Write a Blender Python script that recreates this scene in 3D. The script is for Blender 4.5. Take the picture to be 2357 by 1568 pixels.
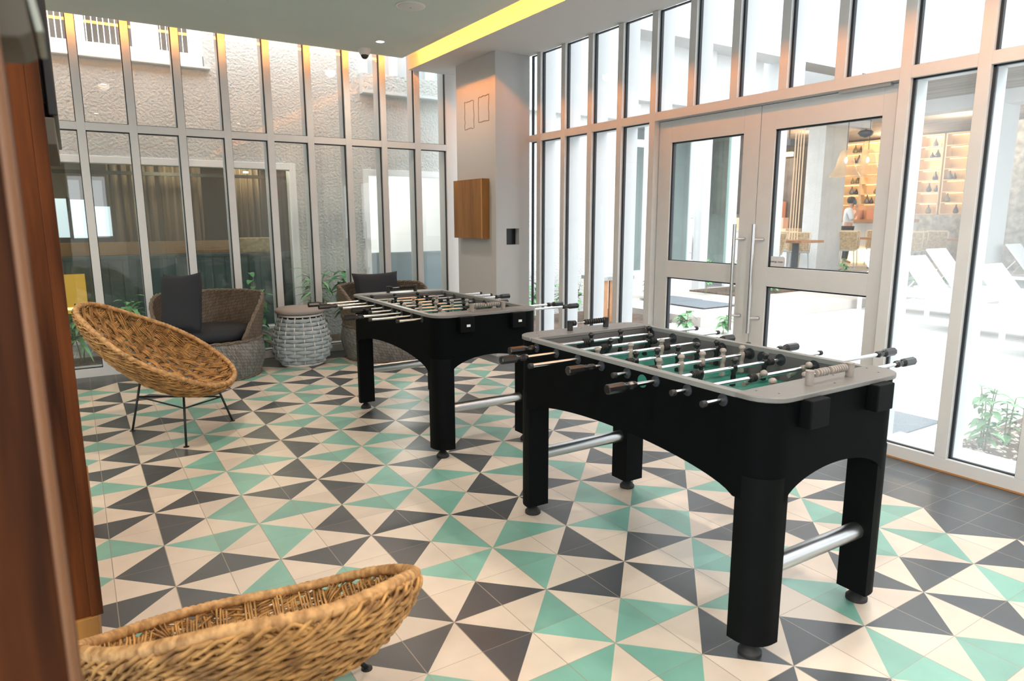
import bpy, bmesh, math, random
from mathutils import Vector, Matrix
random.seed(7)
PI = math.pi
for o in list(bpy.data.objects): bpy.data.objects.remove(o)
sc = bpy.context.scene
col = sc.collection

# ---------------------------------------------------------------- camera, world, exposure
cd = bpy.data.cameras.new('camera'); camo = bpy.data.objects.new('camera', cd); col.objects.link(camo)
cd.sensor_fit = 'HORIZONTAL'; cd.sensor_width = 36.0
cd.lens = 1559.16 / 2357 * 36.0
cd.clip_start = 0.05; cd.clip_end = 300
Rt = Vector((0.8416, -0.5401, -0.0020)); Fw = Vector((0.5312, 0.8286, -0.1765))
Fw.normalize(); Up = Rt.cross(Fw); Up.normalize(); Rt = Fw.cross(Up)
M4 = Matrix(((Rt.x, Up.x, -Fw.x, -0.807), (Rt.y, Up.y, -Fw.y, -2.554), (Rt.z, Up.z, -Fw.z, 1.408), (0, 0, 0, 1)))
camo.matrix_world = M4
cd.dof.use_dof = True; cd.dof.focus_distance = 3.6; cd.dof.aperture_fstop = 4.5
sc.camera = camo

W = bpy.data.worlds.new('world'); sc.world = W; W.use_nodes = True
wn = W.node_tree; wn.nodes.clear()
wo = wn.nodes.new('ShaderNodeOutputWorld'); wb = wn.nodes.new('ShaderNodeBackground')
wg = wn.nodes.new('ShaderNodeTexCoord'); wsx = wn.nodes.new('ShaderNodeSeparateXYZ'); wr = wn.nodes.new('ShaderNodeValToRGB')
wn.links.new(wg.outputs['Generated'], wsx.inputs[0]); wn.links.new(wsx.outputs['Z'], wr.inputs[0])
wr.color_ramp.elements[0].position = 0.0; wr.color_ramp.elements[0].color = (0.80, 0.84, 0.87, 1)
wr.color_ramp.elements[1].position = 0.8; wr.color_ramp.elements[1].color = (0.93, 0.97, 1.0, 1)
wn.links.new(wr.outputs[0], wb.inputs[0]); wb.inputs[1].default_value = 4.1
wn.links.new(wb.outputs[0], wo.inputs[0])

sc.view_settings.view_transform = 'Standard'; sc.view_settings.look = 'None'
sc.view_settings.exposure = 0.40; sc.view_settings.gamma = 1.0; sc.view_settings.use_curve_mapping = False

# ---------------------------------------------------------------- materials
MAT = {}
def mat(name, c, rough=.5, metal=0., emit=None, estr=0., var=0., vscale=8., vstretch=(1,1,1), bump=0., bscale=60., spec=None, coat=0., c2=None, trans=0.):
    m = bpy.data.materials.new(name); m.use_nodes = True; MAT[name] = m
    nt = m.node_tree; b = nt.nodes['Principled BSDF']
    b.inputs['Base Color'].default_value = (*c, 1); b.inputs['Roughness'].default_value = rough; b.inputs['Metallic'].default_value = metal
    if spec is not None: b.inputs['Specular IOR Level'].default_value = spec
    if coat: b.inputs['Coat Weight'].default_value = coat; b.inputs['Coat Roughness'].default_value = .15
    if emit: b.inputs['Emission Color'].default_value = (*emit, 1); b.inputs['Emission Strength'].default_value = estr
    if trans: b.inputs['Transmission Weight'].default_value = trans
    tc = nt.nodes.new('ShaderNodeTexCoord')
    if var or c2:
        mp = nt.nodes.new('ShaderNodeMapping'); mp.inputs['Scale'].default_value = vstretch
        n = nt.nodes.new('ShaderNodeTexNoise'); n.inputs['Scale'].default_value = vscale; n.inputs['Detail'].default_value = 6
        r = nt.nodes.new('ShaderNodeValToRGB')
        nt.links.new(tc.outputs['Object'], mp.inputs[0]); nt.links.new(mp.outputs[0], n.inputs[0]); nt.links.new(n.outputs[0], r.inputs[0])
        a = tuple(max(0, x*(1-var)) for x in c); d = c2 if c2 else tuple(min(1, x*(1+var)) for x in c)
        r.color_ramp.elements[0].position = .32; r.color_ramp.elements[0].color = (*a, 1)
        r.color_ramp.elements[1].position = .68; r.color_ramp.elements[1].color = (*d, 1)
        nt.links.new(r.outputs[0], b.inputs['Base Color'])
    if bump:
        n2 = nt.nodes.new('ShaderNodeTexNoise'); n2.inputs['Scale'].default_value = bscale; n2.inputs['Detail'].default_value = 4
        bp = nt.nodes.new('ShaderNodeBump'); bp.inputs['Strength'].default_value = bump; bp.inputs['Distance'].default_value = .02
        nt.links.new(tc.outputs['Object'], n2.inputs[0]); nt.links.new(n2.outputs[0], bp.inputs['Height']); nt.links.new(bp.outputs[0], b.inputs['Normal'])
    return m

mat('alu', (.60, .61, .62), .42, var=.02)
mat('alu_out', (.56, .59, .61), .5)
mat('gasket', (.012, .018, .025), .6)
mat('ceil', (.52, .60, .565), .9, var=.02, vscale=2)
mat('soffit', (.58, .58, .57), .9)
mat('pillar', (.52, .53, .54), .85, bump=.05, bscale=200)
mat('plaster', (.62, .60, .58), .85)
mat('patchline', (.34, .25, .18), .9)
mat('stucco', (.60, .61, .595), .95, bump=.9, bscale=38, var=.05, vscale=3)
mat('white_out', (.60, .61, .61), .8, var=.02)
mat('white_frame', (.85, .87, .88), .5)
mat('grey_panel', (.42, .44, .45), .6)
mat('soffit_out', (.70, .74, .74), .8)
mat('paving', (.80, .79, .77), .75, var=.05, vscale=1.2)
mat('kerb', (.52, .48, .44), .8, var=.06, vscale=3)
mat('mat_grey', (.20, .23, .26), .95, bump=.8, bscale=120, var=.15, vscale=60)
mat('soil', (.13, .085, .06), .95, bump=1., bscale=30, var=.4, vscale=18)
mat('pebble', (.62, .55, .47), .8, var=.2, vscale=20)
mat('leaf', (.05, .22, .07), .45, var=.45, vscale=14)
mat('leaf_light', (.16, .38, .16), .5, var=.35, vscale=14)
mat('stem', (.20, .24, .12), .7)
mat('black', (.003, .004, .0045), .55, var=.1, spec=.08)
mat('black_side', (.002, .003, .0035), .6, spec=.05)
mat('table_top', (.16, .16, .16), .38, var=.04, spec=.6)
mat('table_rail', (.20, .21, .21), .4, spec=.6)
mat('table_inner', (.10, .095, .10), .5)
mat('gloss_black', (.01, .01, .011), .22)
mat('field', (.02, .16, .13), .30, var=.1)
mat('chrome', (.82, .83, .85), .16, 1.)
mat('steel', (.62, .63, .65), .32, 1.)
mat('grey_player', (.27, .24, .22), .28, var=.08)
mat('sticker', (.75, .76, .77), .5)
mat('rubber', (.015, .015, .016), .6)
mat('wicker', (.38, .17, .045), .6, var=.5, vscale=22, c2=(.60, .33, .11))
mat('wicker_rim', (.42, .20, .06), .6, var=.4, vscale=35, c2=(.62, .36, .15))
mat('iron', (.012, .016, .018), .45)
mat('cushion', (.018, .021, .028), .9, bump=.15, bscale=300)
mat('rope', (.36, .41, .44), .8, var=.12, vscale=30, bump=.3, bscale=250)
mat('stool_pad', (.30, .27, .26), .95, bump=.2, bscale=300)
mat('wood_box', (.30, .135, .03), .5, var=.3, vscale=3, vstretch=(4,4,.35))
mat('wood_gold', (.62, .33, .08), .45)
mat('dark_wood', (.045, .011, .003), .6, spec=.15, var=.6, vscale=3.2, vstretch=(7,7,.45), c2=(.115, .032, .007))
mat('dark_wood_highlight', (.14, .06, .025), .5, var=.3, vscale=5, vstretch=(5,5,.5))
mat('tv_black', (.006, .006, .008), .3)
mat('device', (.09, .08, .065), .5)
mat('device_edge', (.32, .35, .32), .4, .6)
mat('cctv_white', (.70, .68, .66), .5)
mat('dome', (.02, .022, .025), .1)
mat('teal_plank', (.075, .12, .14), .6, var=.1)
mat('bar_wood', (.42, .21, .08), .5, var=.25, vscale=2)
mat('curtain', (.17, .125, .08), .9, var=.35, vscale=3, vstretch=(5,5,.15))
mat('dark_room', (.05, .048, .042), .9)
mat('beige_room', (.17, .14, .10), .9, var=.1, vscale=1)
mat('lounger', (.80, .81, .82), .6)
mat('rattan', (.50, .36, .20), .7, var=.3, vscale=25)
mat('rattan_frame', (.78, .62, .40), .6)
mat('chair_metal', (.42, .46, .48), .5)
mat('table_wood', (.40, .19, .08), .5, var=.2)
mat('pot_metal', (.06, .07, .08), .5)
mat('peach', (.72, .42, .29), .8)
mat('terracotta', (.45, .19, .10), .8)
mat('shelf_wood', (.66, .50, .30), .7)
mat('taupe', (.16, .135, .115), .9, var=.25, vscale=3)
mat('ceil_wood', (.26, .22, .18), .8, var=.35, vscale=2, vstretch=(6,.5,1))
mat('rope_tan', (.70, .50, .32), .8)
mat('vase_dark', (.03, .03, .05), .25)
mat('vase_olive', (.16, .13, .05), .25)
mat('vase_grey', (.13, .13, .13), .3)
mat('stone', (.34, .34, .33), .95, bump=1., bscale=12, var=.35, vscale=6)
mat('skin', (.50, .29, .20), .6)
mat('shirt', (.55, .62, .68), .9)
mat('trousers', (.04, .045, .05), .9)
mat('hair', (.02, .014, .01), .6)
mat('mask_blue', (.16, .22, .34), .8)
mat('glow_warm', (1, .75, .4), .5, emit=(1., .62, .22), estr=2.4)
mat('glow_bulb', (1, .9, .7), .5, emit=(1., .80, .5), estr=12)
mat('glow_down', (1, 1, 1), .5, emit=(1., .92, .82), estr=30)
mat('glow_gold', (.6, .35, .05), .4, emit=(.75, .36, .05), estr=.45)
mat('glow_reflection', (.9, .95, 1), .5, emit=(.80, .90, 1.), estr=.75)
mat('led', (1, .6, .2), .5, emit=(1., .34, .05), estr=42)
mat('led2', (1, .6, .2), .5, emit=(1., .30, .04), estr=78)

def glass_mat(name, tint, veil=0., veilc=(.9, .93, .94), refl=1.0):
    m = bpy.data.materials.new(name); m.use_nodes = True; MAT[name] = m
    nt = m.node_tree; nt.nodes.clear()
    out = nt.nodes.new('ShaderNodeOutputMaterial')
    tr = nt.nodes.new('ShaderNodeBsdfTransparent'); tr.inputs[0].default_value = (*tint, 1)
    gl = nt.nodes.new('ShaderNodeBsdfGlossy'); gl.inputs['Roughness'].default_value = .0
    ge = nt.nodes.new('ShaderNodeNewGeometry'); dt = nt.nodes.new('ShaderNodeVectorMath'); dt.operation = 'DOT_PRODUCT'
    nt.links.new(ge.outputs['Normal'], dt.inputs[0]); nt.links.new(ge.outputs['Incoming'], dt.inputs[1])
    def M(op, a, b=None):
        n = nt.nodes.new('ShaderNodeMath'); n.operation = op
        for i_, v_ in enumerate((a, b)):
            if v_ is None: continue
            if isinstance(v_, float): n.inputs[i_].default_value = v_
            else: nt.links.new(v_, n.inputs[i_])
        return n.outputs[0]
    c5 = M('POWER', M('SUBTRACT', 1., M('ABSOLUTE', dt.outputs['Value'])), 5.)
    ml_out = M('MINIMUM', M('MULTIPLY', M('ADD', M('MULTIPLY', c5, .96), .04), refl), .95)
    base = tr
    if veil:
        tl = nt.nodes.new('ShaderNodeBsdfTranslucent'); tl.inputs[0].default_value = (*veilc, 1)
        mv = nt.nodes.new('ShaderNodeMixShader'); mv.inputs[0].default_value = veil
        nt.links.new(tr.outputs[0], mv.inputs[1]); nt.links.new(tl.outputs[0], mv.inputs[2]); base = mv
    mx = nt.nodes.new('ShaderNodeMixShader')
    nt.links.new(ml_out, mx.inputs[0]); nt.links.new(base.outputs[0], mx.inputs[1]); nt.links.new(gl.outputs[0], mx.inputs[2])
    nt.links.new(mx.outputs[0], out.inputs[0])
    return m
glass_mat('glass', (.93, .97, .96), .03, refl=1.6)
glass_mat('glass_green', (.80, .90, .87), .03, refl=1.6)
glass_mat('glass_haze', (.93, .97, .97), .24, refl=1.)
glass_mat('glass_mist', (.93, .97, .97), .12, refl=1.)
glass_mat('glass_clear', (.98, .99, .99), .03, refl=1.)
glass_mat('pendant_mesh', (1., .93, .84), .38, (.95, .78, .58), .3)

# floor tile materials: base colour per triangle, grout from the tile grid
def tile_mat(name, c, var, rough=.36):
    m = bpy.data.materials.new(name); m.use_nodes = True; MAT[name] = m
    nt = m.node_tree; b = nt.nodes['Principled BSDF']; L = nt.links.new
    tc = nt.nodes.new('ShaderNodeTexCoord'); sx = nt.nodes.new('ShaderNodeSeparateXYZ'); L(tc.outputs['Object'], sx.inputs[0])
    def mth(op, a, v=None, w=None):
        n = nt.nodes.new('ShaderNodeMath'); n.operation = op
        L(a, n.inputs[0]) if not isinstance(a, float) else None
        if v is not None:
            (L(v, n.inputs[1]) if not isinstance(v, float) else setattr(n.inputs[1], 'default_value', v))
        return n.outputs[0]
    ds = []; fl = []
    for ax in ('X', 'Y'):
        t = mth('MULTIPLY', sx.outputs[ax], 5.0); f = mth('FRACT', t); fl.append(mth('FLOOR', t))
        g = mth('ABSOLUTE', mth('SUBTRACT', f, .5)); ds.append(mth('GREATER_THAN', g, .4925 if ax == 'X' else .4955))
    gm = mth('MAXIMUM', ds[0], ds[1])
    cx = nt.nodes.new('ShaderNodeCombineXYZ'); L(fl[0], cx.inputs[0]); L(fl[1], cx.inputs[1])
    wn_ = nt.nodes.new('ShaderNodeTexWhiteNoise'); wn_.noise_dimensions = '3D'; L(cx.outputs[0], wn_.inputs[0])
    ns = nt.nodes.new('ShaderNodeTexNoise'); ns.inputs['Scale'].default_value = 5.; ns.inputs['Detail'].default_value = 5; L(tc.outputs['Object'], ns.inputs[0])
    ad = nt.nodes.new('ShaderNodeMath'); ad.operation = 'MULTIPLY_ADD'; L(wn_.outputs['Value'], ad.inputs[0]); ad.inputs[1].default_value = .45; L(ns.outputs[0], ad.inputs[2])
    r = nt.nodes.new('ShaderNodeValToRGB'); L(ad.outputs[0], r.inputs[0])
    r.color_ramp.elements[0].position = .45; r.color_ramp.elements[0].color = (*[x*(1-var) for x in c], 1)
    r.color_ramp.elements[1].position = 1.0; r.color_ramp.elements[1].color = (*[min(1, x*(1+var)) for x in c], 1)
    mx = nt.nodes.new('ShaderNodeMix'); mx.data_type = 'RGBA'; L(gm, mx.inputs[0]); L(r.outputs[0], mx.inputs[6]); mx.inputs[7].default_value = (.30, .25, .20, 1)
    L(mx.outputs[2], b.inputs['Base Color']); b.inputs['Roughness'].default_value = rough
    n2 = nt.nodes.new('ShaderNodeTexNoise'); n2.inputs['Scale'].default_value = 3.; L(tc.outputs['Object'], n2.inputs[0])
    mr = nt.nodes.new('ShaderNodeMapRange'); L(n2.outputs[0], mr.inputs[0]); mr.inputs[3].default_value = rough-.025; mr.inputs[4].default_value = rough+.025
    L(mr.outputs[0], b.inputs['Roughness'])
    b.inputs['Specular IOR Level'].default_value = .95
    return m
tile_mat('tile_cream', (.66, .57, .485), .10)
tile_mat('tile_teal', (.19, .42, .355), .16)
tile_mat('tile_dark', (.055, .062, .072), .16)

def weave_mat(name, c, c2, mortar, sx_, sy_):
    m = bpy.data.materials.new(name); m.use_nodes = True; MAT[name] = m
    nt = m.node_tree; b = nt.nodes['Principled BSDF']; L = nt.links.new
    uv = nt.nodes.new('ShaderNodeTexCoord'); mp = nt.nodes.new('ShaderNodeMapping'); mp.inputs['Scale'].default_value = (sx_, sy_, 1)
    L(uv.outputs['UV'], mp.inputs[0])
    mp2 = nt.nodes.new('ShaderNodeMapping'); mp2.inputs['Rotation'].default_value = (0, 0, math.radians(38)); L(mp.outputs[0], mp2.inputs[0])
    bt = nt.nodes.new('ShaderNodeTexBrick'); L(mp2.outputs[0], bt.inputs[0])
    bt.inputs['Color1'].default_value = (*c, 1); bt.inputs['Color2'].default_value = (*c2, 1); bt.inputs['Mortar'].default_value = (*mortar, 1)
    bt.inputs['Scale'].default_value = 1.; bt.inputs['Mortar Size'].default_value = .07; bt.inputs['Mortar Smooth'].default_value = .25
    bt.inputs['Brick Width'].default_value = 1.25; bt.inputs['Row Height'].default_value = .42; bt.inputs['Bias'].default_value = 0.
    L(bt.outputs['Color'], b.inputs['Base Color']); b.inputs['Roughness'].default_value = .45
    bp = nt.nodes.new('ShaderNodeBump'); bp.inputs['Strength'].default_value = 1.; bp.inputs['Distance'].default_value = .01; bp.invert = True
    L(bt.outputs['Fac'], bp.inputs['Height']); L(bp.outputs[0], b.inputs['Normal'])
    return m
weave_mat('weave_grey', (.17, .16, .145), (.34, .34, .33), (.012, .012, .012), 60, 24)
weave_mat('weave_brown', (.15, .105, .07), (.24, .19, .15), (.010, .008, .006), 60, 24)
mat('weave_rope', (.13, .10, .075), .6, var=.4, vscale=60)

# ---------------------------------------------------------------- mesh builder
class MB:
    def __init__(s): s.v = []; s.f = []; s.mi = []; s.T = None
    def add(s, vs, fs, mi=0):
        n = len(s.v)
        for p in vs:
            p = Vector(p)
            s.v.append(s.T @ p if s.T is not None else p)
        for f in fs: s.f.append([n+i for i in f]); s.mi.append(mi)
        return s
    def box(s, x0, x1, y0, y1, z0, z1, mi=0):
        return s.add([(x0,y0,z0),(x1,y0,z0),(x1,y1,z0),(x0,y1,z0),(x0,y0,z1),(x1,y0,z1),(x1,y1,z1),(x0,y1,z1)],
                     [(3,2,1,0),(4,5,6,7),(0,1,5,4),(1,2,6,5),(2,3,7,6),(3,0,4,7)], mi)
    def prism(s, poly, z0, z1, mi=0, axis='z'):
        n = len(poly)
        def P(a, b, c): return (a, b, c) if axis == 'z' else ((c, a, b) if axis == 'x' else (a, c, b))
        vs = [P(a, b, z0) for a, b in poly] + [P(a, b, z1) for a, b in poly]
        fs = [tuple(reversed(range(n))), tuple(range(n, 2*n))] + [(i, (i+1) % n, n+(i+1) % n, n+i) for i in range(n)]
        return s.add(vs, fs, mi)
    def tube(s, pts, r, n=8, closed=False, mi=0, flat=1., cap=True, up=None):
        pts = [Vector(p) for p in pts]; N = len(pts)
        rs = r if isinstance(r, (list, tuple)) else [r]*N
        vs = []; fs = []; prev = None
        for i, p in enumerate(pts):
            if closed: d = pts[(i+1) % N] - pts[i-1]
            else: d = pts[min(i+1, N-1)] - pts[max(i-1, 0)]
            if d.length < 1e-9: d = Vector((0, 0, 1))
            d.normalize()
            if up is not None: a = Vector(up) - d*Vector(up).dot(d)
            elif prev is None: a = Vector((0, 0, 1)) if abs(d.z) < .9 else Vector((1, 0, 0)); a = a - d*a.dot(d)
            else: a = prev - d*prev.dot(d)
            if a.length < 1e-6: a = d.orthogonal()
            a.normalize(); prev = a; b = d.cross(a)
            for k in range(n):
                t = 2*PI*k/n
                vs.append(p + a*math.cos(t)*rs[i] + b*math.sin(t)*rs[i]*flat)
        M = N if closed else N-1
        for i in range(M):
            j = (i+1) % N
            for k in range(n): fs.append((i*n+k, i*n+(k+1) % n, j*n+(k+1) % n, j*n+k))
        if not closed and cap: fs += [tuple(reversed(range(n))), tuple((N-1)*n+k for k in range(n))]
        return s.add(vs, fs, mi)
    def cyl(s, p0, p1, r, n=16, r2=None, mi=0): return s.tube([p0, p1], [r, r if r2 is None else r2], n, mi=mi)
    def lathe(s, prof, c=(0,0,0), n=24, axis='z', mi=0, sx=1., sy=1.):
        vs = []; fs = []; K = len(prof)
        for r, h in prof:
            for k in range(n):
                t = 2*PI*k/n; a, b = r*math.cos(t)*sx, r*math.sin(t)*sy
                q = (a, b, h) if axis == 'z' else ((h, a, b) if axis == 'x' else (a, h, b))
                vs.append((q[0]+c[0], q[1]+c[1], q[2]+c[2]))
        for i in range(K-1):
            for k in range(n): fs.append((i*n+k, i*n+(k+1) % n, (i+1)*n+(k+1) % n, (i+1)*n+k))
        fs += [tuple(reversed(range(n))), tuple((K-1)*n+k for k in range(n))]
        return s.add(vs, fs, mi)
    def build(s, name, m, parent=None, smooth=False, bevel=0., sub=0):
        me = bpy.data.meshes.new(name); me.from_pydata([tuple(v) for v in s.v], [], s.f)
        ms = m if isinstance(m, (list, tuple)) else [m]
        for k in ms: me.materials.append(MAT[k])
        for p, i in zip(me.polygons, s.mi): p.material_index = i
        bm = bmesh.new(); bm.from_mesh(me); bmesh.ops.recalc_face_normals(bm, faces=bm.faces); bm.to_mesh(me); bm.free()
        if smooth:
            for p in me.polygons: p.use_smooth = True
            if smooth == 'auto':
                me.set_sharp_from_angle(angle=math.radians(38))
        o = bpy.data.objects.new(name, me); col.objects.link(o)
        if bevel:
            b = o.modifiers.new('b', 'BEVEL'); b.width = bevel; b.segments = 2; b.limit_method = 'ANGLE'
        if sub:
            b = o.modifiers.new('s', 'SUBSURF'); b.levels = sub; b.render_levels = sub
        if parent is not None: o.parent = parent
        return o
def tag(o, label=None, cat=None, group=None, kind=None):
    if label: o['label'] = label
    if cat: o['category'] = cat
    if group: o['group'] = group
    if kind: o['kind'] = kind
    return o
def empty(name, loc=(0,0,0), rz=0., **k):
    o = bpy.data.objects.new(name, None); col.objects.link(o); o.location = loc; o.rotation_euler = (0, 0, rz)
    o.empty_display_size = .1
    return tag(o, **k)
def kids(o): return [c for c in bpy.data.objects if c.parent == o]
def copy_tree(o, parent=None):
    ch = list(o.children)
    c = o.copy(); col.objects.link(c); c.parent = parent
    for k in ch: copy_tree(k, c)
    return c
def structure(o, label=None): return tag(o, label=label, kind='structure')
def smooth_all(o): return o

XR, YB = 3.194, 4.5665          # inner faces of the glazed walls
ZC, ZB = 3.07, 3.005            # ceiling, beam soffit
# ---------------------------------------------------------------- floor
def build_floor():
    A0, A1, B0, B1 = -26, 16, -24, 36      # tile columns (x/0.2) and rows (-y/0.2)
    me = bpy.data.meshes.new('floor'); vs = []; fs = []; mi = []
    vid = {}
    def V(a, b):
        k = (a, b)
        if k not in vid: vid[k] = len(vs); vs.append((a*.2, -b*.2, 0.))
        return vid[k]
    for ia in range(A0, A1):
        for ib in range(B0, B1):
            x1 = ia+1
            cs = [(ia, ib), (ia+1, ib), (ia+1, ib+1), (ia, ib+1)]
            if ia >= 13 or ib < -21:
                fs.append([V(*c) for c in cs]); mi.append(2); continue
            sa = ia if ia % 2 else ia+1; ea = ia+1 if ia % 2 else ia
            sb = ib if ib % 2 else ib+1; eb = ib+1 if ib % 2 else ib
            k = ((sa-1)//2 + eb//2) % 2; t = 0 if ea > sa else 1
            a_col = (k+t) % 2 == 0
            ca = 2 if sa % 4 == 1 else 1; cb = 1 if sb % 4 == 1 else 2
            # triangle next to the A line holds (sa, eb); next to the B line holds (ea, sb)
            fs.append([V(sa, sb), V(sa, eb), V(ea, eb)]); mi.append(ca if a_col else 0)
            fs.append([V(sa, sb), V(ea, eb), V(ea, sb)]); mi.append(0 if a_col else cb)
    me.from_pydata(vs, [], fs)
    for m in ('tile_cream', 'tile_teal', 'tile_dark'): me.materials.append(MAT[m])
    for p, i in zip(me.polygons, mi): p.material_index = i
    bm = bmesh.new(); bm.from_mesh(me)
    for f in bm.faces:
        if f.normal.z < 0: f.normal_flip()
    bm.to_mesh(me); bm.free()
    o = bpy.data.objects.new('floor', me); col.objects.link(o)
    structure(o, 'cream, teal and charcoal triangle patterned cement tile floor')
build_floor()

# ---------------------------------------------------------------- ceiling, beam, pillar, walls
m = MB(); m.box(-5.2, 2.28, -7.0, 4.383, ZC, ZC+.03)
structure(m.build('ceiling', 'ceil'), 'flat grey-white plaster ceiling with a lit cove along its edges')
m = MB(); m.box(-5.2, 3.5, -7.0, YB+.25, 3.42, 3.5)
structure(m.build('ceiling', 'soffit'), 'upper slab above the lit ceiling cove')
m = MB(); m.box(2.44, XR+.02, -7.0, YB+.02, ZB, 3.42)
structure(m.build('trim_1', 'soffit'), 'dropped ceiling beam with amber-lit side running along the glazed wall')
m = MB(); m.box(2.79, XR+.10, 3.35, 4.155, 0, 3.42)
# square recess with dark back, cut as a frame on the front face
pil = MB()
x0, x1, nx0, nx1, nz0, nz1 = 2.79, XR, 2.914, 3.068, 1.149, 1.313
yf, yb_ = 3.35, 4.155
pil.add([(x0,yf,0),(x1,yf,0),(x1,yf,3.42),(x0,yf,3.42),(nx0,yf,nz0),(nx1,yf,nz0),(nx1,yf,nz1),(nx0,yf,nz1)],
        [(0,1,5,4),(1,2,6,5),(2,3,7,6),(3,0,4,7)])
pil.add([(x0,yf,0),(x0,yb_,0),(x0,yb_,3.42),(x0,yf,3.42)], [(0,1,2,3)])
pil.add([(x1,yf,0),(x1,yb_,0),(x1,yb_,3.42),(x1,yf,3.42)], [(0,1,2,3)])
pil.add([(x0,yb_,0),(x1,yb_,0),(x1,yb_,3.42),(x0,yb_,3.42)], [(0,1,2,3)])
nd = yf+.07
pil.add([(nx0,yf,nz0),(nx1,yf,nz0),(nx1,yf,nz1),(nx0,yf,nz1),(nx0,nd,nz0),(nx1,nd,nz0),(nx1,nd,nz1),(nx0,nd,nz1)],
        [(0,1,5,4),(1,2,6,5),(2,3,7,6),(3,0,4,7)], 0)
pil.add([(nx0,nd,nz0),(nx1,nd,nz0),(nx1,nd,nz1),(nx0,nd,nz1)], [(0,1,2,3)], 1)
pr_ = structure(pil.build('wall_corner_pillar', ['pillar', 'tv_black']), 'grey plastered square pillar with a small dark square recess')
# ragged plaster outlines on the pillar side
def patch(y0, y1, z0, z1, seed):
    rr = random.Random(seed); pts = []
    for (ya, za), (yb2, zb2) in (((y0,z0),(y0,z1)),((y0,z1),(y1,z1)),((y1,z1),(y1,z0)),((y1,z0),(y0,z0))):
        for k in range(7):
            t = k/7; pts.append((2.7895, ya+(yb2-ya)*t+rr.uniform(-.006,.006), za+(zb2-za)*t+rr.uniform(-.006,.006)))
    q = MB(); q.tube(pts, .0045, 5, closed=True); return q
structure(patch(3.775, 3.965, 2.335, 2.61, 3).build('trim_5', 'patchline', pr_))
structure(patch(3.475, 3.675, 2.38, 2.62, 4).build('trim_6', 'patchline', pr_))
m = MB(); m.box(2.877, XR+.2, YB, YB+.2, 0, 3.42)
structure(m.build('wall_back_return', 'plaster'), 'plastered return wall between the back glazing and the pillar')
# walls behind and beside the camera
m = MB(); m.box(-5.3, -5.2, -.5, YB+.1, 0, 3.5); m.box(-5.3, -5.2, -7.0, -6.5, 0, 3.5); m.box(-5.3, -5.2, -6.5, -.5, 2.85, 3.5)  # unseen opening added so daylight fills the room from the left
structure(m.build('wall_left', 'plaster'), 'plain wall far to the left with a wide opening added to let in fill daylight')
m = MB(); m.box(-5.2, -1.45, -7.1, -7.0, 0, 3.5); m.box(-.05, 3.3, -7.1, -7.0, 0, 3.5); m.box(-1.45, -.05, -7.1, -7.0, 2.4, 3.5); m.box(-1.45, -.05, -7.1, -7.0, 0, 1.0); m.box(-.85, -.78, -7.1, -7.0, 1.0, 2.4)
structure(m.build('wall_rear', 'plaster'), 'rear wall with a small window to daylight')
m = MB(); m.box(XR, XR+.12, -7.0, -3.58, 0, 3.42); structure(m.build('wall_right_rear', 'plaster'), 'solid wall beyond the end of the glazing')

# LED strips lying on the ceiling edge inside the cove
m = MB(); m.box(-5.1, 2.24, 4.345, 4.365, 3.125, 3.145)
t = tag(m.build('led_strip', 'led'), 'hidden amber light strip in the cove along the back windows', 'light')
m = MB(); m.box(2.235, 2.26, -6.9, 4.30, 3.125, 3.145)
t = tag(m.build('led_strip', 'led2'), 'hidden amber light strip in the cove beside the dropped beam', 'light')

# ---------------------------------------------------------------- glazed walls
S, WM = .3975, .063
ZT0, ZT1, ZR = 2.175, 2.241, .077
bx = [-.6856+S*i for i in range(-11, 9)]       # left edges of the back mullions
w1 = tag(empty('window_1', (0, 0, 0)), 'tall back glazing of narrow panes with grey aluminium mullions', kind='structure')
f = MB(); fo = MB(); g = MB(); ga = MB()
YG = YB+.035
for x in bx:
    f.box(x, x+WM, YB, YB+.05, ZR, 3.42)
    fo.box(x+.002, x+WM-.002, YB+.05, YB+.20, ZR, 3.42)
f.box(-5.2, 2.877, YB, YB+.05, 0, ZR); fo.box(-5.2, 2.877, YB+.05, YB+.20, 0, ZR-.004)
f.box(-5.2, 2.877, YB, YB+.05, 3.36, 3.42)
xe = bx + [2.877]
for i in range(len(xe)-1):
    a, b = xe[i]+WM, xe[i+1]
    f.box(a, b, YB+.001, YB+.05, ZT0, ZT1)
    fo.box(a, b, YB+.05, YB+.12, ZT0+.005, ZT1-.005)
    for z0, z1 in ((ZR, ZT0), (ZT1, 3.36)):
        for (p, q, r_, s_) in ((a, a+.006, z0, z1), (b-.006, b, z0, z1), (a, b, z0, z0+.006), (a, b, z1-.008, z1)):
            ga.box(p, q, YG-.012, YG+.016, r_, s_)
f.build('window_frame', 'alu', w1, bevel=.0015); fo.build('outer_fins', 'alu', w1); ga.build('gasket', 'gasket', w1)
for i in range(len(xe)-1):
    a, b = xe[i]+WM, xe[i+1]
    for z0, z1 in ((ZR, ZT0), (ZT1, 3.36)):
        q = MB(); q.add([(a, YG, z0), (b, YG, z0), (b, YG, z1), (a, YG, z1)], [(0,1,2,3)]); q.build('window_pane', 'glass', w1)

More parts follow.
